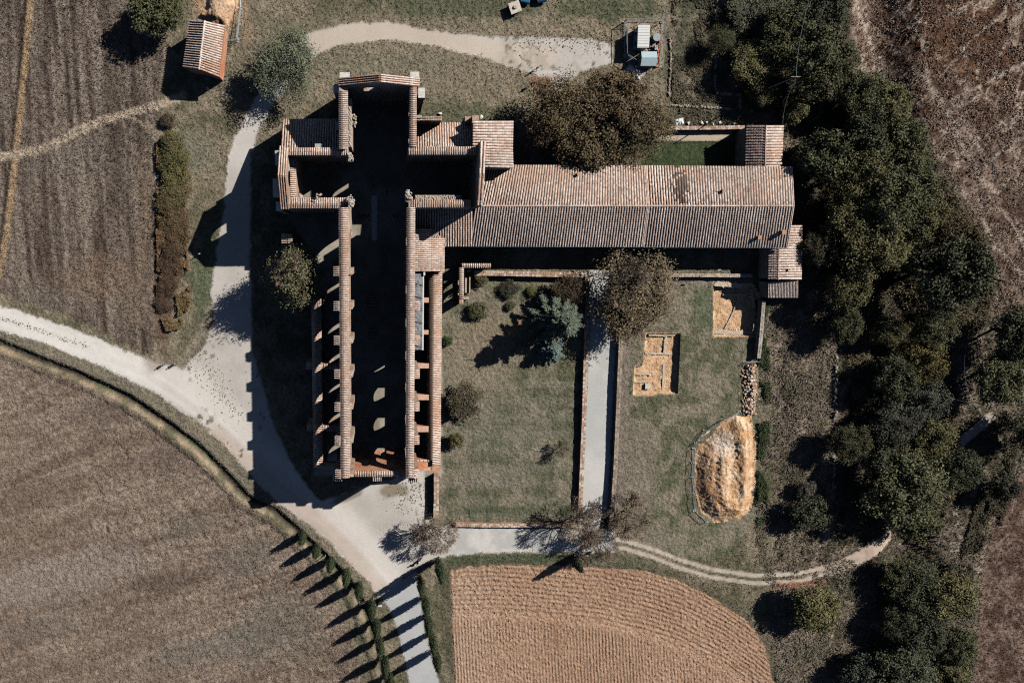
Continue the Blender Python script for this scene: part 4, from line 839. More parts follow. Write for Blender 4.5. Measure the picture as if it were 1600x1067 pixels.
gwall([(1311, 552), (1309, 600), (1308, 660)], .5, .9, 'weathered wall upright through the scrub, upper piece', 'wall', capc=((.42, .38, .31), (.33, .3, .25)), rag=.1, name='ruined_wall')
gwall([(1305, 712), (1306, 740), (1304, 768)], .4, .8, 'weathered wall upright through the scrub, lower piece', 'wall', capc=((.38, .34, .28), (.3, .27, .22)), rag=.1, name='ruined_wall')
# ---- ruined cloister corner
cz = 3.6
cl_ = empty('cloister_ruin', (13.5, -4, 0), 'ruined cloister corner with tiled wall tops and open arches', 'ruin')
a = W(721, 412, cz); b = W(767, 412, cz); c = W(721, 462, cz)
o = wall('arcade_wall', (a.x, a.y), (b.x, b.y), .7, 0, cz, M['wall'], cl_, [(1.4, 1.2, .8, 2.1, 2.8), (3.6, 1.2, .8, 2.1, 2.8)]); cap((a.x, a.y), (b.x, b.y), .7, cz, o, rise=.15, seed=171, wts=(4, 2, 0, 5, 0), pitch=.4)
o = wall('arcade_wall', (a.x + .4, a.y - .7), (c.x + .4, c.y - 1.5), .75, 0, cz, M['wall'], cl_, [(.9, 1.2, .8, 2.1, 2.9), (2.7, 1.2, .8, 2.1, 2.9), (4.6, 1.2, .8, 2.1, 2.9)]); cap((a.x + .4, a.y - .7), (c.x + .4, c.y - .6), .75, cz, o, rise=.15, seed=173, wts=(4, 1, 0, 5, 0), pitch=.34)
for (px, py, pw, ph) in ((728, 446, 3, 24), (734, 445, 2, 26), (726, 466, 14, 4)):
    p = W(px, py, 1.2); m = MB(); m.box(p.x - pw / 17, p.x + pw / 17, p.y - ph / 17, p.y + ph / 17, 0, 1.2); m.build('plinth', M['wall'], cl_)

# ================================================================ TREES
def crown_mesh(name, n, lobes, lobe_r, flat, leaf, seed, spread=.62, jit=.05, holes=.3, shape='round', tint=(.55, 1.35)):
    r = np.random.default_rng(seed); ctr = []; rad = []
    for k in range(lobes):
        d = r.normal(size=3); d /= np.linalg.norm(d); rr = spread * r.random() ** .45
        if shape == 'cone': zc = r.random() ** 1.3; q = (1 - zc) * .75 * r.random() ** .4; a = r.random() * 6.28; c = np.array([q * math.cos(a), q * math.sin(a), -1 + 2 * zc])
        elif shape == 'column': zc = r.random(); a = r.random() * 6.28; q = .12 * r.random(); c = np.array([q * math.cos(a), q * math.sin(a), -.9 + 1.8 * zc])
        else: c = d * rr; c[2] = abs(c[2]) * .9 - .15 if r.random() < .8 else c[2]
        ctr.append(c); rad.append(lobe_r * (.65 + .7 * r.random()) * ((1.15 - .8 * (c[2] + 1) / 2) if shape == 'cone' else ((math.sin(math.pi * min(1, max(0, (c[2] + 1.05) / 2.1))) ** .5 + .15) if shape == 'column' else 1)))
    ctr = np.array(ctr); rad = np.array(rad); pk = rad ** 2 / (rad ** 2).sum(); L = r.choice(lobes, n, p=pk)
    d = r.normal(size=(n, 3)); d /= np.linalg.norm(d, axis=1, keepdims=True); low = d[:, 2] < -.2; d[low, 2] *= np.where(r.random(low.sum()) < .6, -1, 1)
    P = ctr[L] + d * (rad[L] * (.72 + .36 * r.random(n)))[:, None]
    P += r.normal(size=(n, 3)) * jit * (.4 + 1.2 * r.random((n, 1)))
    if shape == 'round':
        hv = fbm(P[:, 0] * 9 + P[:, 2] * 5, P[:, 1] * 9 - P[:, 2] * 4, 2.0, 3, seed); P = np.where((hv < np.quantile(hv, holes))[:, None] & (r.random((n, 1)) < .75), P * .7, P)
    P[:, 2] *= flat
    nrm = d * .8 + np.array((0, 0, .25)) + r.normal(size=(n, 3)) * .5; nrm /= np.linalg.norm(nrm, axis=1, keepdims=True)
    t = np.cross(nrm, r.normal(size=(n, 3))); t /= np.linalg.norm(t, axis=1, keepdims=True); b = np.cross(nrm, t)
    s1 = (leaf * (.55 + .9 * r.random(n)))[:, None]; s2 = s1 * .62
    V = np.stack([P + t * s1, P + b * s2, P - t * s1, P - b * s2], 1).reshape(-1, 3)
    lob_t = (r.random(lobes) * .35 + .82)[L]; c = (tint[0] + (tint[1] - tint[0]) * r.random(n)) * lob_t
    c3 = np.stack([c * (1 + .12 * (r.random(n) - .5)), c, c * (1 + .15 * (r.random(n) - .5))], -1)
    return np_mesh(name, V, np.arange(4 * n).reshape(-1, 4), M['leaf'], np.repeat(c3, 4, 0))
def trunk_mesh(name, seed, h=1.0, limbs=7, r0=.06, up=.75):
    R = random.Random(seed); m = MB(); top = Vector((R.uniform(-.06, .06), R.uniform(-.06, .06), h * .55)); m.tube((0, 0, -.05), top, r0, r0 * .6, 8)
    for k in range(limbs):
        a = 6.283 * k / limbs + R.uniform(-.3, .3); b = top * R.uniform(.7, 1.0); e = b + Vector((math.cos(a) * R.uniform(.3, .6), math.sin(a) * R.uniform(.3, .6), R.uniform(.15, .45) * up)); m.tube(b, e, r0 * .5, r0 * .2, 5)
        for j in range(2): m.tube(e, e + Vector((R.uniform(-.3, .3), R.uniform(-.3, .3), R.uniform(.05, .3))), r0 * .2, r0 * .07, 4)
    return py_mesh(name, m.V, m.F, M['bark'])
def bare_mesh(name, seed, depth=6, n0=7, twig_only=False):
    """branch skeleton of a leafless tree, radius about 1, from the ground to z about 1.3"""
    R = random.Random(seed); segs = []
    def grow(p, d, L, r, k):
        e = p + d * L; segs.append((p, e, r, r * .72))
        if k == 0: return
        for j in range(3 if k > 3 else (R.choice((2, 3)))):
            ax = Vector((R.gauss(0, 1), R.gauss(0, 1), R.gauss(0, 1))).normalized(); nd = (d + ax * R.uniform(.45, .75)); nd.z += .05; nd.normalize()
            grow(e, nd, L * R.uniform(.66, .9), r * .66, k - 1)
    top = Vector((0, 0, .3)); segs.append((Vector((0, 0, -.05)), top, .045, .04))
    for k in range(n0):
        a = 6.283 * k / n0 + R.uniform(-.3, .3); d = Vector((math.cos(a) * .8, math.sin(a) * .8, R.uniform(.35, 1.2))).normalized(); grow(top, d, R.uniform(.24, .34), .026, depth - 2)
    m = MB()
    for a, b, r0, r1 in segs: m.tube(a, b, max(r0, .005), max(r1, .004), 3 if r0 < .02 else 5)
    me = py_mesh(name, m.V, m.F, M['twig']); return me
def fir_mesh(seed):
    r = np.random.default_rng(seed); V = []; Cc = []
    for k in range(120):
        zz = -1 + 1.95 * (k / 120) ** .9; a = r.random() * 6.283; L = (1 - (zz + 1) / 2) ** .8 * (.75 + .4 * r.random()) + .08; n = int(60 + 170 * L); t = r.random(n) ** .7
        dirv = np.array([math.cos(a), math.sin(a), 0]); side = np.array([-math.sin(a), math.cos(a), 0]); w_ = .16 * L * (1 - t) + .03
        sg = r.choice([-1, 1], n); off = sg * w_ * r.random(n); P = dirv * (L * t)[:, None] + side * off[:, None]; P[:, 2] = zz - .1 * t * L + .05 * r.random(n)
        q = dirv * .75 + side * (sg * .65)[:, None] + np.array((0, 0, .1)) + r.normal(size=(n, 3)) * .15; q /= np.linalg.norm(q, axis=1, keepdims=True)
        nn = np.array((0, 0, 1)) + r.normal(size=(n, 3)) * .35; b = np.cross(nn, q); b /= np.linalg.norm(b, axis=1, keepdims=True)
        s1 = .062 * (.6 + .8 * r.random((n, 1))); V.append(np.stack([P + q * s1, P + b * s1 * .22, P - q * s1, P - b * s1 * .22], 1).reshape(-1, 3)); Cc.append(np.repeat((.6 + .8 * r.random((n, 1))) * np.ones((1, 3)) * (.85 + .35 * t[:, None]), 4, 0))
    V = np.concatenate(V); return np_mesh('fir_crown', V, np.arange(len(V)).reshape(-1, 4), M['leaf'], np.concatenate(Cc))
CR = {
 'oak': [crown_mesh('oak_crown', 20000, 70, .23, .8, .038, 201, spread=.86), crown_mesh('oak_crown', 20000, 60, .26, .8, .038, 202, spread=.84), crown_mesh('oak_crown', 20000, 80, .21, .75, .04, 203, spread=.9)],
 'loose': [crown_mesh('loose_crown', 24000, 60, .24, .75, .021, 211, spread=.85, jit=.08, holes=.4), crown_mesh('loose_crown', 24000, 70, .22, .8, .021, 212, spread=.88, jit=.08, holes=.4)],
 'brown': [crown_mesh('autumn_crown', 14000, 46, .26, .7, .036, 221, spread=.8), crown_mesh('autumn_crown', 14000, 40, .28, .7, .036, 222, spread=.8)],
 'bush': [crown_mesh('bush_crown', 7000, 34, .3, .8, .05, 231, spread=.75), crown_mesh('bush_crown', 7000, 40, .27, .8, .05, 232, spread=.8)],
 'wispy': [crown_mesh('soft_crown', 24000, 130, .17, .75, .03, 271, spread=.95, tint=(.65, 1.3)), crown_mesh('soft_crown', 24000, 110, .19, .8, .031, 272, spread=.92, tint=(.65, 1.3)), crown_mesh('soft_crown', 24000, 150, .16, .7, .029, 273, spread=.97, tint=(.65, 1.3))],
 'fir': [fir_mesh(241)],
 'cypress': [crown_mesh('cypress_crown', 5000, 26, .55, 1.0, .075, 251, shape='column'), crown_mesh('cypress_crown', 5000, 26, .55, 1.0, .075, 252, shape='column')],
 'bare': [crown_mesh('thin_crown', 3500, 60, .3, .75, .013, 261, spread=.8)],
}
TK = [trunk_mesh('trunk', 301), trunk_mesh('trunk', 302)]; BARE = [bare_mesh('branches', 311, depth=8), bare_mesh('branches', 312, depth=8)]
GRN = (.108, .112, .055); DGR = (.078, .085, .046); OLV = (.155, .145, .064); BRN = (.12, .08, .048); YEL = (.2, .15, .04); TAN = (.2, .15, .1); BLU = (.12, .17, .16); GRY_ = (.13, .12, .1)
def tree(px, py, rpx, h, kind, col, label, group=None, name=None, vz=None, cat='tree', base=None, k=1.0):
    """crown centre seen at (px,py) with radius rpx on the photograph, total height h metres"""
    if group == 'trees of the dense wood on the right' and kind in ('oak', 'loose', 'brown') and (px * 7 + py) % 5 < 3:
        kind = 'wispy'; k *= 1.08
    zc = h * .62; c = W(px, py, zc); R = rpx * (CAM_H - zc) / F * k
    root = empty(name or {'wispy': 'broadleaf_tree', 'oak': 'oak_tree', 'loose': 'slender_tree', 'brown': 'autumn_tree', 'bush': 'bush', 'fir': 'fir_tree', 'cypress': 'cypress_tree', 'bare': 'bare_tree'}[kind], (c.x, c.y, zat(c.x, c.y)), label, cat, group)
    hz = h * (.42 if kind not in ('bush', 'cypress', 'fir') else .5)
    rr = random.uniform(0, 6.28)
    o = bpy.data.objects.new('crown', random.choice(CR[kind])); COL.objects.link(o); o.parent = root; o.location = (0, 0, h - hz); o.scale = (R, R, hz / (.8 if kind not in ('fir', 'cypress') else 1.05)); o.rotation_euler[2] = rr
    f = random.uniform(.88, 1.12); o.color = (col[0] * f, col[1] * f, col[2] * f, 1)
    if kind in ('bare',):
        t = bpy.data.objects.new('branches', random.choice(BARE)); COL.objects.link(t); t.parent = root; t.scale = (R * .95, R * .95, h * .8); t.rotation_euler[2] = rr
    else:
        t = bpy.data.objects.new('trunk', random.choice(TK)); COL.objects.link(t); t.parent = root; t.scale = (R * .9, R * .9, h * .9); t.rotation_euler[2] = rr
    return root
def extra_branches(root, R, h, seed=0):
    t = bpy.data.objects.new('branches', BARE[seed % 2]); COL.objects.link(t); t.parent = root; t.scale = (R, R, h); return t
WOOD = 'trees of the dense wood on the right'
T = [
 # left side
 (243, 12, 44, 8, 'oak', GRN, 'dark rounded evergreen cut by the top edge, left of the tiled barn', None),
 (452, 102, 56, 9, 'loose', (.15, .17, .11), 'grey green airy tree between the barn and the apse of the church', None),
 (460, 432, 52, 14.5, 'loose', (.19, .185, .105), 'olive tree with pale twigs rising out of the church shadow', None),
 # garden
 (880, 503, 50, 13, 'fir', (.15, .185, .14), 'blue green conifer with spiky boughs in the cloister garden', None),
 (866, 548, 24, 5, 'fir', (.15, .21, .2), 'smaller blue green conifer just below the large one in the garden', None),
 (888, 455, 32, 5, 'brown', (.07, .05, .03), 'low dark shrubby tree above the conifer by the garden wall', None),
 (984, 462, 72, 10, 'loose', (.19, .15, .09), 'wide brown olive tree overhanging the top of the paved path', None),
 (725, 628, 33, 4, 'brown', (.1, .085, .055), 'dark shrubby tree beside the right aisle, left side of the lawn', None),
 (878, 702, 15, 3, 'bare', (.1, .1, .06), 'small thin tree alone near the path wall on the lawn', None),
 (712, 690, 14, 3, 'bush', OLV, 'small olive shrub beside the lower end of the right aisle', None),
 (678, 832, 46, 7, 'bare', TAN, 'bare brown tree at the lower left corner of the cloister lawn', None),
 (905, 818, 46, 7, 'bare', TAN, 'bare brown tree at the bottom of the left path wall', None),
 (985, 808, 42, 6, 'bare', (.2, .14, .09), 'bare reddish tree right of the lower end of the paved path', None),
 (940, 850, 34, 6, 'bare', GRY_, 'bare grey tree at the lower mouth of the paved path', None),
 # behind the wing
 (888, 165, 58, 9.5, 'loose', (.15, .115, .062), 'russet autumn tree, leftmost of the group above the long roof', 'autumn trees above the long roof'),
 (958, 165, 57, 10.5, 'wispy', (.135, .096, .054), 'brown autumn tree, top of the group above the long roof', 'autumn trees above the long roof'),
 (1003, 200, 56, 10.5, 'loose', (.155, .125, .068), 'olive brown autumn tree, rightmost of the group above the long roof', 'autumn trees above the long roof'),
 (925, 212, 56, 10, 'wispy', (.13, .1, .055), 'dark autumn tree, lowest of the group beside the long roof', 'autumn trees above the long roof'),
 (852, 200, 36, 8, 'brown', (.08, .055, .035), 'dark autumn tree beside the square roof block', 'autumn trees above the long roof'),
 # wood, upper part
 (1128, 62, 24, 4.5, 'loose', GRN, 'thin dark tree at the upper left tip of the wood', WOOD),
 (1180, 96, 34, 5.5, 'oak', OLV, 'olive tree on the upper left margin of the wood', WOOD),
 (1194, 138, 25, 5, 'brown', (.09, .085, .04), 'olive brown tree above the round bush at the wood edge', WOOD),
 (1180, 10, 42, 3.6, 'loose', (.09, .095, .06), 'pale green tree cut by the top edge, left of the wood', WOOD),
 (1290, 15, 40, 9, 'loose', (.07, .075, .045), 'green tree cut by the top edge, right tip of the wood', WOOD),
 (1236, 50, 42, 8.5, 'oak', GRN, 'tall dark green tree second from the top edge in the wood', WOOD),
 (1285, 95, 48, 10.5, 'oak', GRN, 'broadest dark crown of the upper wood beside the bracken', WOOD),
 (1243, 172, 23, 4, 'bush', OLV, 'round clipped looking bush above the upper annex', None),
 (1345, 145, 34, 8, 'loose', GRN, 'grey green tree on the bracken edge below the yellow bush', WOOD),
 (1318, 108, 14, 3, 'bush', YEL, 'small yellow flowering bush on the bracken edge', None),
 (1385, 165, 38, 9, 'oak', OLV, 'olive crown on the upper right margin of the wood', WOOD),
 (1415, 225, 44, 10, 'oak', GRN, 'bushy green crown left of the pale bracken streaks', WOOD),
 (1352, 205, 38, 11, 'oak', DGR, 'dark crown in the middle of the upper wood', WOOD),
 (1287, 245, 42, 11, 'oak', GRN, 'round dark crown right of the upper annex', WOOD),
 (1338, 270, 40, 11, 'loose', OLV, 'yellowish green crown right of the long roof corner', WOOD),
 (1440, 290, 44, 11, 'oak', GRN, 'large crown on the right margin, level with the long roof', WOOD),
 (1385, 310, 44, 12, 'oak', GRN, 'green crown amid the wood, level with the roof ridge', WOOD),
 (1330, 335, 36, 9, 'brown', OLV, 'mottled crown just right of the long roof end', WOOD),
 (1285, 385, 30, 7, 'loose', (.08, .075, .045), 'thin crown beside the lower annex', WOOD),
 (1365, 385, 50, 11, 'oak', OLV, 'wide olive crown right of the lower annex', WOOD),
 (1420, 370, 42, 11, 'oak', GRN, 'green crown touching the wide olive one in the middle of the wood', WOOD),
 (1460, 350, 38, 10, 'brown', OLV, 'brownish crown high on the right flank of the wood', WOOD),
 (1500, 372, 36, 9, 'brown', (.1, .075, .04), 'rust tinged crown beside the bracken on the right flank', WOOD),
 (1496, 430, 58, 16, 'oak', DGR, 'largest dark green crown standing beside the great black shadow', WOOD),
 (1330, 455, 34, 9, 'oak', OLV, 'olive crown left of the great black shadow', WOOD),
 (1325, 510, 26, 7, 'oak', GRN, 'narrow crown at the top of the weathered wall', WOOD),
 (1395, 520, 24, 7, 'loose', OLV, 'small lit crown below the great black shadow', WOOD),
 (1470, 515, 32, 8, 'oak', GRN, 'green crown below right of the largest dark tree', WOOD),
 (1455, 570, 36, 10, 'brown', (.14, .12, .045), 'yellow leaved crown in the middle right of the wood', WOOD),
 (1410, 590, 36, 9, 'oak', DGR, 'dark crown left of the yellow leaved one', WOOD),
 (1460, 630, 36, 9, 'loose', (.1, .11, .08), 'pale grey green crown below the yellow leaved one', WOOD),
 (1405, 665, 38, 8, 'loose', (.075, .08, .06), 'half bare greyish crown left of the short pale road', WOOD),
 (1465, 690, 36, 9, 'oak', OLV, 'light green crown left of the short pale road', WOOD),
 (1500, 735, 34, 9, 'oak', DGR, 'dark crown below the short pale road', WOOD),
 (1345, 613, 14, 3, 'bush', GRN, 'small round bush right of the weathered wall', None),
 (1330, 692, 30, 7, 'brown', (.08, .08, .04), 'olive bushy tree between the two weathered wall pieces', WOOD),
 (1415, 770, 60, 12, 'oak', GRN, 'great round tree at the end of the farm track', WOOD),
 (1385, 728, 36, 9, 'oak', DGR, 'dark crown touching the great round tree from above', WOOD),
 (1452, 815, 40, 10, 'oak', GRN, 'green crown touching the great round tree on its lower right', WOOD),
 (1268, 805, 33, 5, 'bush', (.07, .08, .045), 'wide round bush between the soil heap and the great round tree', None),
 (1262, 765, 16, 3, 'bush', GRY_, 'small greyish bush above the wide round bush', None),
 (1565, 590, 42, 9, 'oak', GRN, 'dark tree above the short pale road near the right edge', WOOD),
 (1600, 520, 42, 11, 'oak', DGR, 'dark tree cut by the right edge above the short pale road', WOOD),
 (1612, 668, 38, 8, 'oak', DGR, 'dark tree cut by the right edge beside the short pale road', WOOD),
 (1572, 762, 26, 6, 'bush', (.06, .06, .04), 'low dark bush on the brown field corner', WOOD),
 (1280, 950, 44, 7, 'oak', OLV, 'lone round tree below the farm track', None),
 (1405, 900, 26, 6, 'oak', GRN, 'left upper crown of the lower wood', WOOD),
 (1445, 925, 44, 9, 'oak', DGR, 'dark crown near the top of the lower wood', WOOD),
 (1490, 935, 40, 9, 'oak', OLV, 'olive crown at the upper right of the lower wood', WOOD),
 (1408, 975, 28, 7, 'oak', DGR, 'dark crown on the left side of the lower wood', WOOD),
 (1455, 990, 46, 10, 'loose', (.075, .08, .05), 'thin grey green crown in the middle of the lower wood', WOOD),
 (1500, 1010, 32, 8, 'oak', GRN, 'crown on the right side of the lower wood', WOOD),
 (1420, 1055, 50, 9, 'oak', (.09, .1, .06), 'pale green crown cut by the bottom edge', WOOD),
 (1345, 1055, 36, 6, 'bush', (.06, .07, .05), 'low bushes cut by the bottom edge, left of the lower wood', WOOD),
 (1490, 1075, 36, 9, 'oak', OLV, 'olive crown cut by the bottom edge near the brown field', WOOD),
 # hedges on the left field edge
 (268, 222, 20, 2.4, 'bush', (0.12, 0.115, 0.05), 'olive hedge bush, first from the top in the hedge beside the upper left field', 'hedge bushes beside the upper left field'),
 (272, 246, 25, 2.3, 'bush', (0.13, 0.125, 0.05), 'olive hedge bush, second from the top in the hedge beside the upper left field', 'hedge bushes beside the upper left field'),
 (270, 270, 26, 2.2, 'bush', (0.135, 0.12, 0.05), 'yellowish olive hedge bush, third from the top in the hedge beside the upper left field', 'hedge bushes beside the upper left field'),
 (274, 294, 25, 2.0, 'bush', (0.13, 0.11, 0.05), 'olive hedge bush, fourth from the top in the hedge beside the upper left field', 'hedge bushes beside the upper left field'),
 (268, 318, 23, 1.9, 'bush', (0.12, 0.095, 0.045), 'brownish hedge bush, fifth from the top in the hedge beside the upper left field', 'hedge bushes beside the upper left field'),
 (270, 342, 24, 1.8, 'bush', (0.12, 0.085, 0.045), 'brown hedge bush, sixth from the top in the hedge beside the upper left field', 'hedge bushes beside the upper left field'),
 (275, 366, 24, 1.7, 'bush', (0.12, 0.08, 0.045), 'brown hedge bush, seventh from the top in the hedge beside the upper left field', 'hedge bushes beside the upper left field'),
 (270, 392, 22, 1.6, 'bush', (0.11, 0.075, 0.045), 'rusty hedge bush, eighth from the top in the hedge beside the upper left field', 'hedge bushes beside the upper left field'),
 (264, 418, 20, 1.4, 'bush', (0.1, 0.068, 0.042), 'dark brown hedge bush, ninth from the top in the hedge beside the upper left field', 'hedge bushes beside the upper left field'),
 (259, 446, 18, 1.3, 'bush', (0.1, 0.065, 0.042), 'dark brown hedge bush, tenth from the top in the hedge beside the upper left field', 'hedge bushes beside the upper left field'),
 (256, 474, 17, 1.2, 'bush', (0.1, 0.065, 0.045), 'dark brown hedge bush, eleventh from the top in the hedge beside the upper left field', 'hedge bushes beside the upper left field'),
 (262, 190, 12, 1.6, 'bush', (.1, .075, .05), 'small dry bush where the footpath leaves the field', None),
 # garden shrubs
 (748, 487, 16, 2.2, 'bush', GRN, 'round dark shrub in the garden left of the conifer', None),
 (752, 438, 12, 1.8, 'bush', OLV, 'small green shrub against the brick wall below the long roof', None),
 (798, 452, 16, 1.6, 'bush', (.06, .06, .04), 'wide dark shrub near the top of the garden', None),
 (799, 478, 8, 1.2, 'bush', GRN, 'tiny dark shrub below the wide one in the garden', None),
 (832, 455, 10, 1.0, 'bush', OLV, 'low shrub right of the wide one in the garden', None),
 (699, 532, 9, 1.8, 'bush', (.06, .1, .04), 'small bright green shrub against the right aisle wall', None),
 (933, 123, 7, 1.2, 'bush', (.1, .13, .08), 'single rounded pale green shrub at the edge of the gravel yard', None),
]
for t_ in T:
    (px, py, rp, h, kind, col, lab, grp) = t_
    r_o = tree(px, py, rp, h, kind, col, lab, grp, cat='bush' if kind == 'bush' else 'tree')
    if py == 432 or (px, py) in ((984, 462), (452, 100), (1405, 665)): extra_branches(r_o, rp * .1, h * .7, px)
# cypresses along the lane
LC = [(472, 843, 5.6), (494, 863, 6.0), (516, 884, 6.2), (541, 904, 7.0), (561, 925, 7.0), (581, 955, 7.4), (589, 985, 7.2), (594, 1014, 7.0), (602, 1044, 7.2), (610, 1072, 7.2)]
RC = [(688, 894, 10.0), (658, 918, 8.0), (666, 948, 7.6), (670, 978, 7.6), (677, 1007, 7.8), (683, 1034, 7.6)]
ordn = ['first', 'second', 'third', 'fourth', 'fifth', 'sixth', 'seventh', 'eighth', 'ninth', 'tenth']
for i, (px, py, h) in enumerate(LC):
    o = tree(px, py, 8.6, h, 'cypress', (.06, .08, .04), 'slim cypress, %s from the top in the row left of the lane' % ordn[i], 'cypresses along the left of the lane')
for i, (px, py, h) in enumerate(RC):
    lab = 'tallest cypress standing at the head of the lane on the right' if i == 0 else 'slim cypress, %s from the top in the row right of the lane' % ordn[i - 1]
    tree(px, py, 8.6 if i else 10, h, 'cypress', (.06, .08, .04), lab, 'cypresses along the right of the lane')
tree(903, 883, 8.5, 6.2, 'cypress', (.06, .08, .04), 'lone cypress on the top edge of the ploughed field', None)
# ---- undergrowth of the wood and hedge bottoms
def under(name, n, poly, seed, col, hmax, size, label):
    r = np.random.default_rng(seed); P = [W(*p) for p in poly]; ax, bx = min(p.x for p in P), max(p.x for p in P); ay, by = min(p.y for p in P), max(p.y for p in P)
    x = ax + (bx - ax) * r.random(n * 3); y = ay + (by - ay) * r.random(n * 3); X, Y = to_px(x, y); ok = (poly_sd(X, Y, poly) < 0) & (fbm(x, y, 2.4, 3, seed) > .5); x, y = x[ok][:n], y[ok][:n]; m = len(x)
    hh = hmax * fbm(x, y, 1.7, 2, seed + 4) * r.random(m)
    ix = ((x - x0) / CELL).astype(int).clip(0, nx - 1); iy = ((y - y0) / CELL).astype(int).clip(0, ny - 1)
    C0 = np.stack([x, y, GZ[iy, ix] + hh], -1); d = r.normal(size=(m, 3)) * .5 + np.array((.25, .15, .9)); d /= np.linalg.norm(d, axis=1, keepdims=True)
    t = np.cross(d, r.normal(size=(m, 3))); t /= np.linalg.norm(t, axis=1, keepdims=True); b = np.cross(d, t); s = (size * (.5 + r.random(m)))[:, None]
    V = np.stack([C0 + t * s, C0 + b * s * .6, C0 - t * s, C0 - b * s * .6], 1).reshape(-1, 3)
    g = fbm(x, y, 5, 2, seed + 8)[:, None]; c = (np.array(col[0]) * (1 - g) + np.array(col[1]) * g) * (.6 + .8 * r.random((m, 1)))
    link(bpy.data.objects.new(name, np_mesh(name, V, np.arange(4 * m).reshape(-1, 4), M['tuft'], np.repeat(c, 4, 0))), kind='stuff', label=label)
WPOLY = [(1130, -50), (1320, -50), (1330, 100), (1400, 150), (1470, 260), (1550, 400), (1550, 500), (1480, 560), (1500, 640), (1500, 760), (1460, 860), (1320, 830), (1330, 600), (1310, 480), (1260, 400), (1250, 260), (1270, 180), (1160, 160)]
under('undergrowth', 60000, WPOLY, 401, ((.08, .085, .045), (.2, .15, .09)), 1.4, .15, 'undergrowth between the trees of the wood')
under('scrub', 40000, [(1186, 300), (1270, 300), (1310, 480), (1310, 850), (1180, 890), (1190, 470)], 403, ((.1, .1, .065), (.3, .245, .2)), .4, .11, 'low scrub between the lawn wall and the wood')
under('ivy', 9000, [(1184, 470), (1200, 470), (1204, 640), (1198, 830), (1182, 830), (1184, 640)], 405, ((.05, .075, .035), (.07, .09, .045)), 1.2, .13, 'green ivy strip along the right lawn wall')
under('scrub', 26000, [(1050, 0), (1160, 0), (1220, 190), (1200, 200), (1050, 195)], 407, ((.09, .095, .06), (.22, .18, .13)), .4, .11, 'scrub behind the fenced cabin')
under('scrub', 30000, [(1190, 880), (1520, 860), (1530, 1080), (1215, 1080)], 409, ((.1, .105, .07), (.28, .24, .19)), .4, .11, 'scrub around the lone round tree')
under('undergrowth', 20000, [(1380, 880), (1520, 880), (1520, 1090), (1340, 1090)], 411, ((.05, .06, .035), (.1, .09, .06)), 1.5, .16, 'undergrowth of the lower wood')
under('bracken', 30000, [(1290, -20), (1640, -20), (1640, 500), (1540, 520), (1500, 300), (1390, 140)], 413, ((.15, .08, .055), (.36, .28, .22)), .35, .13, 'rust brown bracken fronds')
under('hedge_bottom', 30000, [(246, 215), (290, 225), (292, 380), (300, 470), (270, 540), (246, 480)], 415, ((.14, .12, .055), (.21, .12, .075)), 1.3, .13, 'tangled hedge bottom beside the upper left field')
under('scrub', 9000, [(1545, 700), (1590, 700), (1560, 850), (1500, 870)], 417, ((.06, .06, .04), (.12, .1, .07)), 1.0, .14, 'scrub in front of the brown field')

# ================================================================ THINGS ON THE GROUND
# ---- excavation: low stone walls, stones, barrow run
def stones_row(name, pts, z, w_, sz, label, cols=((.6, .52, .42), (.66, .6, .52), (.5, .38, .27)), cat='ruined wall', dens=1.0):
    o = empty(name, (W(*pts[0]).x, W(*pts[0]).y, z), label, cat); P = [W(*p) for p in pts]; n = 0
    for a, b in zip(P[:-1], P[1:]):
        L = (b - a).length; d = (b - a) / L; nn = Vector((d.y, -d.x, 0)); k = max(2, int(L / (sz * .8) * dens))
        m = MB(); hw = nn * w_ * .42; m.prism([(a + hw)[:2], (b + hw)[:2], (b - hw)[:2], (a - hw)[:2]], z - .3, z + sz * .55, (.56, .46, .35)); m.build('footing', M['rubble'], o)
        for i in range(k):
            for q in range(max(1, int(w_ / (sz * 1.3)))):
                if n >= 300: break
                m = MB(); c = a + d * (L * (i + random.random()) / k) + nn * random.uniform(-w_ / 2, w_ / 2); m.lump((c.x, c.y, z + sz * .1), sz * random.uniform(.6, 1.1), random.choice(cols)); m.build('stone', M['rubble'], o); n += 1
    return o
stones_row('ruined_wall', [(1117, 444), (1160, 446)], .0, .9, .3, 'broken stones along the top of the upper excavation')
stones_row('ruined_wall', [(1118, 519), (1182, 521)], -.75, .9, .26, 'pale footing along the bottom of the upper excavation')
stones_row('ruined_wall', [(1132, 461), (1168, 461)], -.85, .35, .2, 'thin footing across the upper part of the upper excavation')
stones_row('ruined_wall', [(1176, 452), (1180, 482)], -.6, .6, .3, 'block of stones at the right side of the upper excavation')
stones_row('ruined_wall', [(1160, 458), (1148, 490), (1136, 514)], -.88, .2, .16, 'thin slanting line of stones in the upper excavation')
stones_row('ruined_wall', [(1015, 524), (1056, 524)], -.6, .4, .22, 'pale footing at the top of the lower excavation')
stones_row('ruined_wall', [(1043, 526), (1040, 553)], -.8, .5, .24, 'short upright footing in the lower excavation')
stones_row('ruined_wall', [(1010, 552), (1050, 554)], -.85, .5, .22, 'row of stones across the middle of the lower excavation')
stones_row('ruined_wall', [(993, 585), (1018, 585)], -.8, .5, .26, 'thick footing at the left of the lower excavation')
stones_row('ruined_wall', [(992, 598), (1012, 598)], -.8, .3, .2, 'thin footing below the thick one in the lower excavation')
stones_row('ruined_wall', [(1040, 570), (1038, 612)], -.85, .5, .2, 'scattered upright line of stones in the lower excavation')
m = MB(); p = W(1011, 603, -.9); m.box(p.x - .5, p.x + .5, p.y - .5, p.y + .5, -.9, -.45, (.62, .58, .5)); o = m.build('stone_block', M['rubble'], None, label='square pale block standing in the lower excavation', cat='stone block')
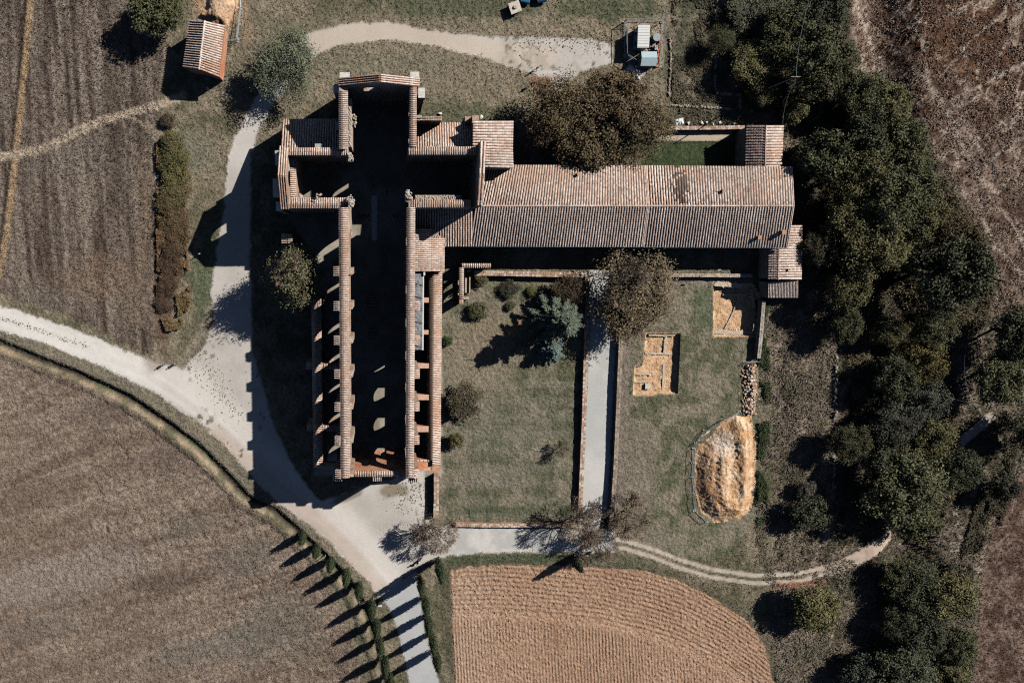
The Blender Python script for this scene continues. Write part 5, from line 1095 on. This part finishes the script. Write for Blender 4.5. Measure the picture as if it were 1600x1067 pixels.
# ---- pile of stones beside the lawn wall
o = empty('stone_pile', (W(1175, 605).x, W(1175, 605).y, 0), 'long pile of pale and red loose stones beside the lawn wall', 'stone pile')
for k in range(300):
    u = random.random(); px = 1166 + 10 * u + random.uniform(-7, 8) * (1 - .3 * u); py = 570 + 74 * random.random(); c = W(px, py); m = MB(); hgt = .75 * max(0, 1 - abs(px - 1172) / 12)
    m.lump((c.x, c.y, zat(c.x, c.y) + hgt * random.random() + .1), random.uniform(.16, .32), random.choice(((.62, .5, .38), (.7, .62, .52), (.5, .3, .2), (.6, .42, .3), (.4, .28, .2)))); m.build('stone', M['rubble'], o)
m = MB()
for k in range(500):
    px = 1172 + random.gauss(0, 5.5); py = 568 + 80 * random.random(); c = W(px, py); hgt = .6 * max(0, 1 - abs(px - 1172) / 12)
    m.lump((c.x, c.y, zat(c.x, c.y) + hgt * random.random()), random.uniform(.1, .2), random.choice(((.62, .5, .38), (.7, .62, .52), (.5, .3, .2), (.45, .32, .22))))
m.build('small_stones', M['rubble'], o, kind='stuff')
# clods on the ploughed field, stones on the gravel
def scatter(name, n, test, seed, rmin, rmax, cols, mt, label, zoff=0):
    R = random.Random(seed); m = MB(); 
    for k in range(n):
        px, py = test(R); c = W(px, py); m.lump((c.x, c.y, zat(c.x, c.y) + zoff), R.uniform(rmin, rmax), R.choice(cols))
    m.build(name, M[mt], None, kind='stuff', label=label)
def inpoly(poly, box):
    def f(R):
        while True:
            a, b = R.uniform(box[0], box[1]), R.uniform(box[2], box[3])
            if poly_sd(np.array([a]), np.array([b]), poly)[0] < -3: return a, b
    return f
scatter('earth_clods', 3000, inpoly(PLOW, (705, 1200, 884, 1067)), 1, .04, .12, ((.42, .28, .19), (.36, .23, .15), (.5, .36, .26)), 'rubble', 'earth clods lying on the ploughed field', .1)
def edge1(R):
    t = R.random(); return 300 + 70 * t + R.gauss(0, 12), 545 + 110 * t + R.gauss(0, 12)
def edge2(R): return R.uniform(800, 958), 62 + R.gauss(0, 9) + (8 if R.random() < .5 else 0)
def edge3(R):
    t = R.random(); return -10 + 150 * t, 492 + 50 * t + R.gauss(0, 2.5)
for i, (e_, n_, l_) in enumerate(((edge1, 300, 'weed tufts on the gravel left of the church'), (edge2, 320, 'weed tufts on the gravel yard at the top'), (edge3, 160, 'weed tufts down the middle of the white road'))):
    scatter('weeds', int(n_ * 1.2), e_, 20 + i, .04, .14, ((.16, .14, .09), (.2, .17, .12), (.1, .09, .06)), 'rubble', l_)
def edge4(R): return 640 + R.gauss(0, 16), 775 + R.gauss(0, 16)
scatter('weeds', 220, edge4, 30, .05, .16, ((.14, .13, .08), (.2, .18, .12)), 'rubble', 'weed tufts on the gravel below the right aisle')
# ---- fence panels
def barrier(a, b, h, label, mat='metal', z=None, group=None):
    o = empty('fence_panel', (a.x, a.y, a.z), label, 'fence', group); z = a.z; m = MB(); d = b - a; d.z = 0
    for t in (0, 1): m.tube(a + d * t, a + d * t + Vector((0, 0, h)), .05, .05, 5)
    for zz in (.15, h): m.tube(a + Vector((0, 0, zz)), a + d + Vector((0, 0, zz)), .05, .05, 5)
    m.build('frame', M[mat], o); m = MB(); k = max(4, int(d.length / .22))
    for i in range(1, k): m.tube(a + d * (i / k) + Vector((0, 0, .15)), a + d * (i / k) + Vector((0, 0, h)), .014, .014, 3)
    for i in range(1, 4): m.tube(a + Vector((0, 0, h * i / 4)), a + d + Vector((0, 0, h * i / 4)), .012, .012, 3)
    m.build('wire_mesh', M[mat], o, kind='stuff'); m = MB()
    n = Vector((d.y, -d.x, 0)).normalized()
    for t in (0, 1): m.box(*(lambda p: (p.x - .3, p.x + .3, p.y - .12, p.y + .12, z, z + .12))(a + d * t), (.5, .5, .5))
    m.build('foot', M['rubble'], o); return o
NP = {}
MULTI = {'mesh panel on the left rim of the soil heap': 'top', 'mesh panel on the upper rim of the soil heap': 'left', 'mesh panel along the top of the cabin yard': 'left',
         'mesh panel on the right of the cabin yard': 'top', 'mesh panel on the left of the cabin yard': 'top', 'pale green mesh panel right of the barn': 'top'}
def fence_run(pts, h, lab, step=3.2, grp=None, mat='metal'):
    for (a, b) in zip(pts[:-1], pts[1:]):
        A, B_ = G(*a), G(*b); k = max(1, round((B_ - A).length / step))
        for i in range(k):
            P0 = A.lerp(B_, i / k); P1 = A.lerp(B_, (i + 1) / k); NP[lab] = NP.get(lab, 0) + 1
            barrier(P0, P1, h, lab if lab not in MULTI else '%s %s, counted from the %s' % (ordn[NP[lab] - 1], lab, MULTI[lab]), mat, group=grp)
fence_run([(975, 36), (975, 88)], 1.9, 'mesh panel on the left of the cabin yard', grp='fence panels left of the cabin')
fence_run([(975, 35), (1034, 34)], 1.9, 'mesh panel along the top of the cabin yard', grp='fence panels above the cabin')
fence_run([(1034, 36), (1030, 104)], 1.9, 'mesh panel on the right of the cabin yard', grp='fence panels right of the cabin')
fence_run([(977, 90), (1000, 105)], 1.9, 'slanting mesh fence panel at the lower left of the cabin yard', grp='slanting fence panels of the cabin yard')
fence_run([(1086, 692), (1100, 672), (1128, 655), (1155, 643)], 1.1, 'mesh panel on the upper rim of the soil heap', grp='panels along the upper rim of the soil heap')
fence_run([(1083, 700), (1081, 745), (1085, 796)], 1.1, 'mesh panel on the left rim of the soil heap', grp='panels along the left rim of the soil heap')
fence_run([(1085, 798), (1104, 815)], 1.1, 'doubled mesh panel at the lower left corner of the soil heap', grp='corner panels of the soil heap')
fence_run([(376, -8), (377, 15), (371, 62)], 1.2, 'pale green mesh panel right of the barn', grp='panels right of the barn')
fence_run([(371, 66), (352, 65)], 1.2, 'pale mesh panel joining the barn to the upright fence')
fence_run([(1163, 565), (1183, 564)], 1.1, 'short mesh panel closing the top of the stone pile')
# ---- site cabin yard
p0, p1 = G(998, 40), G(1014, 75)
cb = empty('site_cabin', ((p0.x + p1.x) / 2, (p0.y + p1.y) / 2, 0), 'white flat roofed site cabin inside the fenced yard', 'cabin')
q0, q1 = W(997, 40, 2.7), W(1014, 75, 2.7)
m = MB(); m.box(q0.x + .1, q1.x - .1, q1.y + .1, q0.y - .1, 0, 2.6); m.build('wall', M['grey'], cb)
m = MB(); m.box(q0.x, q1.x, q1.y, q0.y, 2.603, 2.78); m.build('roof', M['white'], cb)
m = MB()
for k in range(9): m.box(q0.x + .05, q1.x - .05, q1.y + .2 + k * .47, q1.y + .24 + k * .47, 2.783, 2.83)
m.build('roof_rib', M['white'], cb)
m = MB()
for yy in (q0.y - 1, q1.y + 1): m.box(q0.x + .07, q0.x + .11, yy - .4, yy + .4, 1, 1.9)
m.build('window', M['glass'], cb)
q0, q1 = W(1003, 80, 2.5), W(1026, 103, 2.3)
sh = empty('tool_shed', ((q0.x + q1.x) / 2, (q0.y + q1.y) / 2, 0), 'blue grey gabled metal shed below the white cabin', 'shed')
m = MB(); m.box(q0.x + .1, q1.x - .1, q1.y + .1, q0.y - .1, 0, 2.1); m.build('wall', M['grey'], sh)
ym = (q0.y + q1.y) / 2 + .1; m = MB()
for (ya, za, yb, zb) in ((q1.y, 2.12, ym, 2.6), (q0.y, 2.12, ym, 2.6)):
    V = [(q0.x, ya, za), (q1.x, ya, za), (q1.x, yb, zb), (q0.x, yb, zb)]; m.add(V + [(v[0], v[1], v[2] - .06) for v in V], [(0, 1, 2, 3), (7, 6, 5, 4), (0, 4, 5, 1), (1, 5, 6, 2), (2, 6, 7, 3), (3, 7, 4, 0)])
m.build('roof', flat_mat('pale_blue_sheet_metal', (.42, .55, .6), .06, 2, .5, .4), sh)
m = MB(); p = G(1022, 62); m.tube(p, p + Vector((0, 0, 1.5)), .75, .7, 16); m.build('water_tank', M['rubble'] if False else M['grey'], None, label='round grey water tank right of the white cabin', cat='water tank')
V = []; Fc = []; a = G(1033, 54); b = G(1027, 106)
for i in range(25):
    t = i / 24; p = a.lerp(b, t); w2 = .55 + .25 * math.sin(i * 1.7)
    for k in range(4): V.append((p.x - w2 * (k / 3), p.y + random.uniform(-.1, .1), p.z + .15 + .5 * math.sin(k / 3 * 3.1) * random.uniform(.5, 1)))
for i in range(24):
    for k in range(3): j = i * 4 + k; Fc.append((j, j + 1, j + 5, j + 4))
link(bpy.data.objects.new('safety_net', py_mesh('safety_net', V, Fc, M['orange'])), label='crumpled orange safety net along the right of the cabin yard', cat='net')
def sheet(name, px, py, rx, ry, mat, lab, cat, z=.5, seed=0, ang=0):
    R = random.Random(seed); c = G(px, py); V = []; Fc = []; n = 9; ca, sa = math.cos(ang), math.sin(ang)
    for j in range(n + 1):
        for i in range(n + 1):
            u = (i / n - .5) * 2; v = (j / n - .5) * 2; e = max(abs(u), abs(v)); x_ = u * rx * (1 + R.uniform(-.08, .08)); y_ = v * ry * (1 + R.uniform(-.08, .08))
            V.append((c.x + x_ * ca - y_ * sa, c.y + x_ * sa + y_ * ca, c.z + .03 + z * (1 - e ** 2) * R.uniform(.6, 1.1)))
    for j in range(n):
        for i in range(n): a = j * (n + 1) + i; Fc.append((a, a + 1, a + n + 2, a + n + 1))
    return link(bpy.data.objects.new(name, py_mesh(name, V, Fc, M[mat])), label=lab, cat=cat)
sheet('plastic_sheet', 991, 113, 1.7, .9, 'white', 'white plastic sheet over a heap below the fenced yard', 'plastic sheet', .7, 3, -.5)
sheet('plastic_sheet', 1060, 191, 1.0, .6, 'white', 'white plastic sheet left of the courtyard wall', 'plastic sheet', .5, 4, .2)
sheet('safety_net', 1152, 424.5, .8, .35, 'orange', 'bright orange bundle of netting below the long roof', 'net', .4, 5, .1)
sheet('plastic_sheet', 842, 468, .35, .3, 'white', 'small white bag lying left of the conifer', 'bag', .35, 6)
R = random.Random(5)
for k, px in enumerate((1075, 1096, 1104, 1114, 1124, 1131, 1146)):
    c = G(px, 195 - R.random() * 3); m = MB(); m.lump((c.x, c.y, c.z + .15), R.uniform(.28, .42), (.68, .66, .62)); m.build('boulder', M['rubble'], None, label='%s pale boulder from the left behind the courtyard wall' % ordn[k], cat='boulder', group='pale boulders behind the courtyard wall')
for (px, py, lab) in ((688, 178, 'white boulder nearest the right chapel roof'), (752, 183, 'small white boulder above the square roof block'), (325, 139, 'grey boulder at the foot of the barn shadow')):
    c = G(px, py); m = MB(); m.lump((c.x, c.y, c.z + .12), .42, (.72, .7, .66)); m.build('boulder', M['rubble'], None, label=lab, cat='boulder')
for (px, py, sx, sy, hh, mt_, lab, ct) in ((1019, 72, .5, .35, .5, 'wood', 'wooden crate between the white cabin and the shed', 'crate'), (1024, 76, .3, .4, .7, 'metal', 'grey metal box beside the blue grey shed', 'box'), (983, 52, .35, .6, .4, 'wood', 'stack of timber against the left fence of the yard', 'timber stack')):
    c = G(px, py); m = MB()
    for k in range(4): m.box(c.x - sx, c.x + sx, c.y - sy + 2 * sy * k / 4, c.y - sy + 2 * sy * (k + .9) / 4, c.z, c.z + hh * random.uniform(.85, 1))
    m.build({'crate': 'crate', 'box': 'metal_box', 'timber stack': 'timber_stack'}[ct], M[mt_], None, label=lab, cat=ct)
# ---- stone well head with a square slab, cut by nothing, near the cars
c = G(803, 15); we = empty('well_head', (c.x, c.y, c.z), 'square pale stone well head on the upper meadow', 'well')
def rbox(m, c, hx, hy, z0, z1, ang, col=(.6, .52, .44)):
    ca, sa = math.cos(ang), math.sin(ang); m.prism([(c.x + x * ca - y * sa, c.y + x * sa + y * ca) for x, y in ((-hx, -hy), (hx, -hy), (hx, hy), (-hx, hy))], z0, z1, col)
m = MB(); rbox(m, c, .85, .85, c.z, c.z + .95, .35); m.build('base', M['rubble'], we); m = MB(); rbox(m, c, 1.0, 1.0, c.z + .953, c.z + 1.1, .35, (.62, .54, .48)); m.build('slab', M['rubble'], we)
m = MB(); m.tube(c + Vector((0, 0, 1.1)), c + Vector((0, 0, 1.35)), .35, .3, 10, (.45, .4, .36)); m.build('cover', M['rubble'], we)
# ---- cars at the top edge
def car(px, py, ang, paint, label):
    c = G(px, py); o = empty('parked_car', (c.x, c.y, c.z), label, 'car')
    bm = bmesh.new(); ca, sa = math.cos(ang), math.sin(ang)
    prof = [(-2.05, .35), (-2.1, .75), (-1.9, .95), (-1.15, 1.0), (-.75, 1.42), (.75, 1.46), (1.35, 1.02), (1.95, .92), (2.1, .6), (2.05, .35)]
    def P(x, y, z): return (c.x + x * ca - y * sa, c.y + x * sa + y * ca, c.z + z)
    rows = [[bm.verts.new(P(x, s * (.86 if z < 1.1 else .68), z)) for x, z in prof] for s in (-1, -.55, .55, 1)]
    for a, b in zip(rows[:-1], rows[1:]):
        for i in range(len(prof)): j = (i + 1) % len(prof); bm.faces.new((a[i], a[j], b[j], b[i]))
    bm.faces.new(rows[0]); bm.faces.new(rows[-1][::-1]); bmesh.ops.bevel(bm, geom=bm.edges[:], offset=.06, segments=2, affect='EDGES', profile=.6)
    bmesh.ops.recalc_face_normals(bm, faces=bm.faces); me = bpy.data.meshes.new('body'); bm.to_mesh(me); bm.free(); me.materials.append(M[paint]); link(bpy.data.objects.new('body', me), o)
    for nm, xs in (('windscreen', (.82, 1.28, 1.44, 1.07)), ('rear_window', (-.8, -1.1, 1.4, 1.07))):
        m = MB(); V = [P(xs[0], -.6, xs[2] + .03), P(xs[0], .6, xs[2] + .03), P(xs[1], .72, xs[3] + .03), P(xs[1], -.72, xs[3] + .03)]; m.add(V, [(0, 1, 2, 3)]); m.build(nm, M['glass'], o)
    for x in (-1.3, 1.3):
        for s in (-1, 1): m = MB(); m.tube(P(x, s * .72, .32), P(x, s * .92, .32), .32, .32, 14); w_ = m.build('wheel', M['dark'], o); m = MB(); m.tube(P(x, s * .921, .32), P(x, s * .935, .32), .18, .18, 10); m.build('rim', M['metal'], w_)
    for s in (-1, 1): m = MB(); m.box(*(lambda q: (q[0] - .12, q[0] + .12, q[1] - .12, q[1] + .12, q[2] - .06, q[2] + .06))(P(2.0, s * .6, .72))); m.build('headlight', M['white'], o)
car(823, -11, 1.35, 'carblue', 'bright blue car cut by the top edge, left of the two')
car(843, -12, 1.75, 'cardark', 'dark blue car cut by the top edge, right of the two')
# ---- lamp post
c = G(1108, 421); o = empty('lamp_post', tuple(c), 'thin lamp post standing in the shade below the long roof', 'lamp post')
m = MB(); m.tube(c, c + Vector((0, 0, 4.2)), .06, .04, 8); m.build('pole', M['metal'], o); m = MB(); m.box(c.x - .3, c.x + .3, c.y - .12, c.y + .12, c.z + 4.2, c.z + 4.32); m.build('lamp_head', M['grey'], o)
# ---- overhead wire
def wire(pa, pb, za, zb, lab):
    A, B_ = W(*pa, za), W(*pb, zb); m = MB(); n = 14; pts = [A.lerp(B_, i / n) - Vector((0, 0, 4 * 1.0 * (i / n) * (1 - i / n))) for i in range(n + 1)]
    for a, b in zip(pts[:-1], pts[1:]): m.tube(a, b, .035, .035, 4)
    m.build('overhead_wire', M['metal'], None, label=lab, cat='wire')
def pole(px, py, h, lab):
    p = W(px, py, h); o = empty('utility_pole', (p.x, p.y, 0), lab, 'utility pole'); m = MB(); m.tube((p.x, p.y, -.2), (p.x, p.y, h), .13, .09, 8); m.build('pole', M['wood'], o); m = MB(); m.tube((p.x - .8, p.y, h - .15), (p.x + .8, p.y, h - .15), .05, .05, 6); m.build('crossarm', M['wood'], o)
pole(1244, 120, 13, 'wooden pole hidden among the crowns of the upper wood'); wire((1223, 196), (1244, 120), 4.8, 12.9, 'thin overhead wire from the upper annex up into the wood')
wire((1244, 120), (1270, -20), 12.9, 11, 'thin overhead wire running from the wood to the top edge')
pole(1522, 632, 8, 'grey pole beside the short pale road'); wire((1522, 632), (1508, 555), 7.9, 9, 'thin overhead wire above the short pale road')
# ---- gate posts and bars at the head of the lane
for (px, py, lab) in ((585, 941, 'left pale gate post at the head of the lane'), (594, 940, 'right pale gate post at the head of the lane')):
    c = G(px, py); o = empty('gate_post', tuple(c), lab, 'gate post'); m = MB(); m.box(c.x - .28, c.x + .28, c.y - .28, c.y + .28, c.z, c.z + 1.2, (.62, .6, .56)); m.build('post', M['rubble'], o); m = MB(); m.box(c.x - .35, c.x + .35, c.y - .35, c.y + .35, c.z + 1.203, c.z + 1.32, (.7, .68, .64)); m.build('capstone', M['rubble'], o)
for (a, b, lab) in (((562, 943), (583, 933), 'wooden bar gate left of the pale gate posts'), ((500, 872), (508, 868), 'short wooden rail between the second and third cypress')):
    A, B_ = G(*a), G(*b); o = empty('bar_gate', tuple(A), lab, 'gate'); 
    for zz in (.4, .75, 1.1): m = MB(); m.tube(A + Vector((0, 0, zz)), B_ + Vector((0, 0, zz)), .05, .05, 5); m.build('bar', M['wood'], o)
    for P_ in (A, B_): m = MB(); m.tube(P_, P_ + Vector((0, 0, 1.2)), .08, .08, 6); m.build('post', M['wood'], o)
# ---- motorcycle near the tall cypress
def motorbike(px, py, ang, lab):
    c = G(px, py); o = empty('parked_motorcycle', tuple(c), lab, 'motorcycle'); ca, sa = math.cos(ang), math.sin(ang)
    def P(x, y, z): return Vector((c.x + x * ca - y * sa, c.y + x * sa + y * ca, c.z + z))
    for x in (-.7, .7):
        m = MB(); n = 14
        for i in range(n):
            t0, t1 = 6.283 * i / n, 6.283 * (i + 1) / n; m.tube(P(x + .28 * math.cos(t0), 0, .32 + .28 * math.sin(t0)), P(x + .28 * math.cos(t1), 0, .32 + .28 * math.sin(t1)), .06, .06, 5)
        m.build('wheel', M['dark'], o)
    m = MB(); m.tube(P(-.5, 0, .35), P(.45, 0, .45), .16, .16, 8); m.tube(P(.7, 0, .32), P(.45, 0, .95), .04, .04, 6); m.tube(P(-.7, 0, .32), P(0, 0, .5), .05, .05, 6); m.build('frame', M['dark'], o)
    m = MB(); m.tube(P(.0, 0, .78), P(.42, 0, .82), .17, .12, 8); m.build('fuel_tank', M['cloth_white'], o); m = MB(); m.tube(P(-.65, 0, .8), P(-.02, 0, .75), .11, .13, 8); m.build('seat', M['dark'], o)
    m = MB(); m.tube(P(.45, -.35, 1.0), P(.45, .35, 1.0), .025, .025, 6); m.build('handlebar', M['metal'], o)
motorbike(648, 880, .5, 'small motorcycle parked by the shadow of the tallest cypress')
motorbike(654, 876, .9, 'second small motorcycle, right of the first by the tallest cypress')
# ---- people
def person_parts(key, pose):
    J = {'walk': dict(lk=(.1, .17, .48), lf=(.1, .05, .05), rk=(-.1, .12, .48), rf=(-.1, -.3, .1), lh=(.27, -.18, .8), rh=(-.27, .22, .85), le=(.27, -.08, 1.1), re=(-.27, .05, 1.08)),
         'stand': dict(lk=(.11, .03, .48), lf=(.12, 0, .05), rk=(-.11, .02, .48), rf=(-.12, -.02, .05), lh=(.24, .16, .86), rh=(-.26, .06, .8), le=(.28, 0, 1.1), re=(-.28, -.02, 1.08))}[pose]
    def skin(name, verts, edges, rad, mat):
        me = bpy.data.meshes.new(name); me.from_pydata(verts, edges, []); o = bpy.data.objects.new(name, me); COL.objects.link(o)
        md = o.modifiers.new('s', 'SKIN'); md.use_smooth_shade = True
        for i, r in enumerate(rad): me.skin_vertices[0].data[i].radius = (r, r * .8)
        me.skin_vertices[0].data[0].use_root = True; o.modifiers.new('u', 'SUBSURF').levels = 1
        dg = bpy.context.evaluated_depsgraph_get(); dg.update(); me2 = bpy.data.meshes.new_from_object(o.evaluated_get(dg)); me2.name = name; bpy.data.objects.remove(o); me2.materials.clear(); me2.materials.append(mat); return me2
    hf = lambda p, s: (p[0], p[1] + .13, .03)
    v = [(0, 0, .95), (0, 0, 1.2), (0, 0, 1.42), (0, .01, 1.52), (0, .03, 1.64), (0, .04, 1.73), (.1, 0, .9), J['lk'], J['lf'], hf(J['lf'], 1), (-.1, 0, .9), J['rk'], J['rf'], hf(J['rf'], 1), (.19, 0, 1.4), J['le'], J['lh'], (-.19, 0, 1.4), J['re'], J['rh']]
    e = [(0, 1), (1, 2), (2, 3), (3, 4), (4, 5), (0, 6), (6, 7), (7, 8), (8, 9), (0, 10), (10, 11), (11, 12), (12, 13), (2, 14), (14, 15), (15, 16), (2, 17), (17, 18), (18, 19)]
    body = skin('body', v, e, [.14, .13, .13, .05, .1, .09, .085, .06, .04, .04, .085, .06, .04, .04, .06, .045, .035, .06, .045, .035], M['skin'])
    shirt = skin('shirt', [v[0], v[1], v[2], v[14], v[15], v[17], v[18]], [(0, 1), (1, 2), (2, 3), (3, 4), (2, 5), (5, 6)], [.155, .15, .155, .08, .06, .08, .06], M['cloth_white'])
    trous = skin('trousers', [(0, 0, .97), v[6], v[7], v[8], v[10], v[11], v[12]], [(0, 1), (1, 2), (2, 3), (0, 4), (4, 5), (5, 6)], [.16, .105, .08, .06, .105, .08, .06], M['cloth_jeans'])
    m = MB(); m.lump((0, .02, 1.74), .15, flat=.9); hair = py_mesh('hair', m.V, m.F, M['hair'])
    return body, shirt, trous, hair
PP = {p: person_parts(p, p) for p in ('walk', 'stand')}
def person(px, py, ang, pose, shirt, trous, label, group=None, z=None):
    c = G(px, py); c.z = c.z if z is None else z; o = empty('person', tuple(c), label, 'person', group); o.rotation_euler[2] = ang
    for me, nm, mt in zip(PP[pose], ('body', 'shirt', 'trousers', 'hair'), (None, shirt, trous, None)):
        if mt: me = me.copy(); me.materials.clear(); me.materials.append(M[mt])
        q = bpy.data.objects.new(nm, me); COL.objects.link(q); q.parent = o
person(838, 109, 1.0, 'walk', 'cloth_white', 'cloth_tan', 'person in a white top walking across the gravel yard')
person(829, 134, 2.0, 'stand', 'cloth_blue', 'cloth_dark', 'person in dark blue standing on the grass below the gravel yard')
person(258, 568, -1.2, 'walk', 'cloth_dark', 'cloth_dark', 'person in dark clothes walking at the corner of the white road')
person(276, 567, 2.2, 'stand', 'cloth_blue', 'cloth_jeans', 'person in a blue top at the corner of the white road')
person(313, 397, .4, 'stand', 'cloth_white', 'cloth_dark', 'person in white standing in the tip of the transept shadow')
person(938, 826, .3, 'stand', 'cloth_white', 'cloth_dark', 'person in white at the lower end of the paved path')
person(930, 858, 2.6, 'walk', 'cloth_white', 'cloth_dark', 'person in white walking below the paved path')
person(723, 466, 2.6, 'stand', 'cloth_white', 'cloth_jeans', 'person in white beside the ruined cloister corner')
person(717, 455, 1.1, 'walk', 'cloth_blue', 'cloth_jeans', 'person in a blue top at the foot of the cloister arches')
cols_ = [('cloth_white', 'cloth_dark', 'white top'), ('cloth_blue', 'cloth_jeans', 'blue top'), ('cloth_red', 'cloth_jeans', 'red top'), ('cloth_white', 'cloth_jeans', 'white top and jeans'), ('cloth_tan', 'cloth_dark', 'tan top')]
for i, (px, py) in enumerate(((561, 336), (565, 338), (569, 336), (572, 339), (576, 337))):
    person(px, py, i * 1.3, 'stand', cols_[i][0], cols_[i][1], 'person in a %s, %s from left in the group in the nave' % (cols_[i][2], ordn[i]), 'visitors standing in the nave', z=.02)
for i, (px, py, k) in enumerate(((584, 291, 'white top at the head of the walkway strip'), (604, 300, 'blue top right of the walkway strip'), (615, 338, 'white top walking right of the walkway strip'), (621, 335, 'tan top walking furthest right of the walkway strip'))):
    person(px, py, i * 2.1, 'walk', ('cloth_white', 'cloth_blue', 'cloth_white', 'cloth_tan')[i], 'cloth_dark', 'person in a ' + k, z=.02)
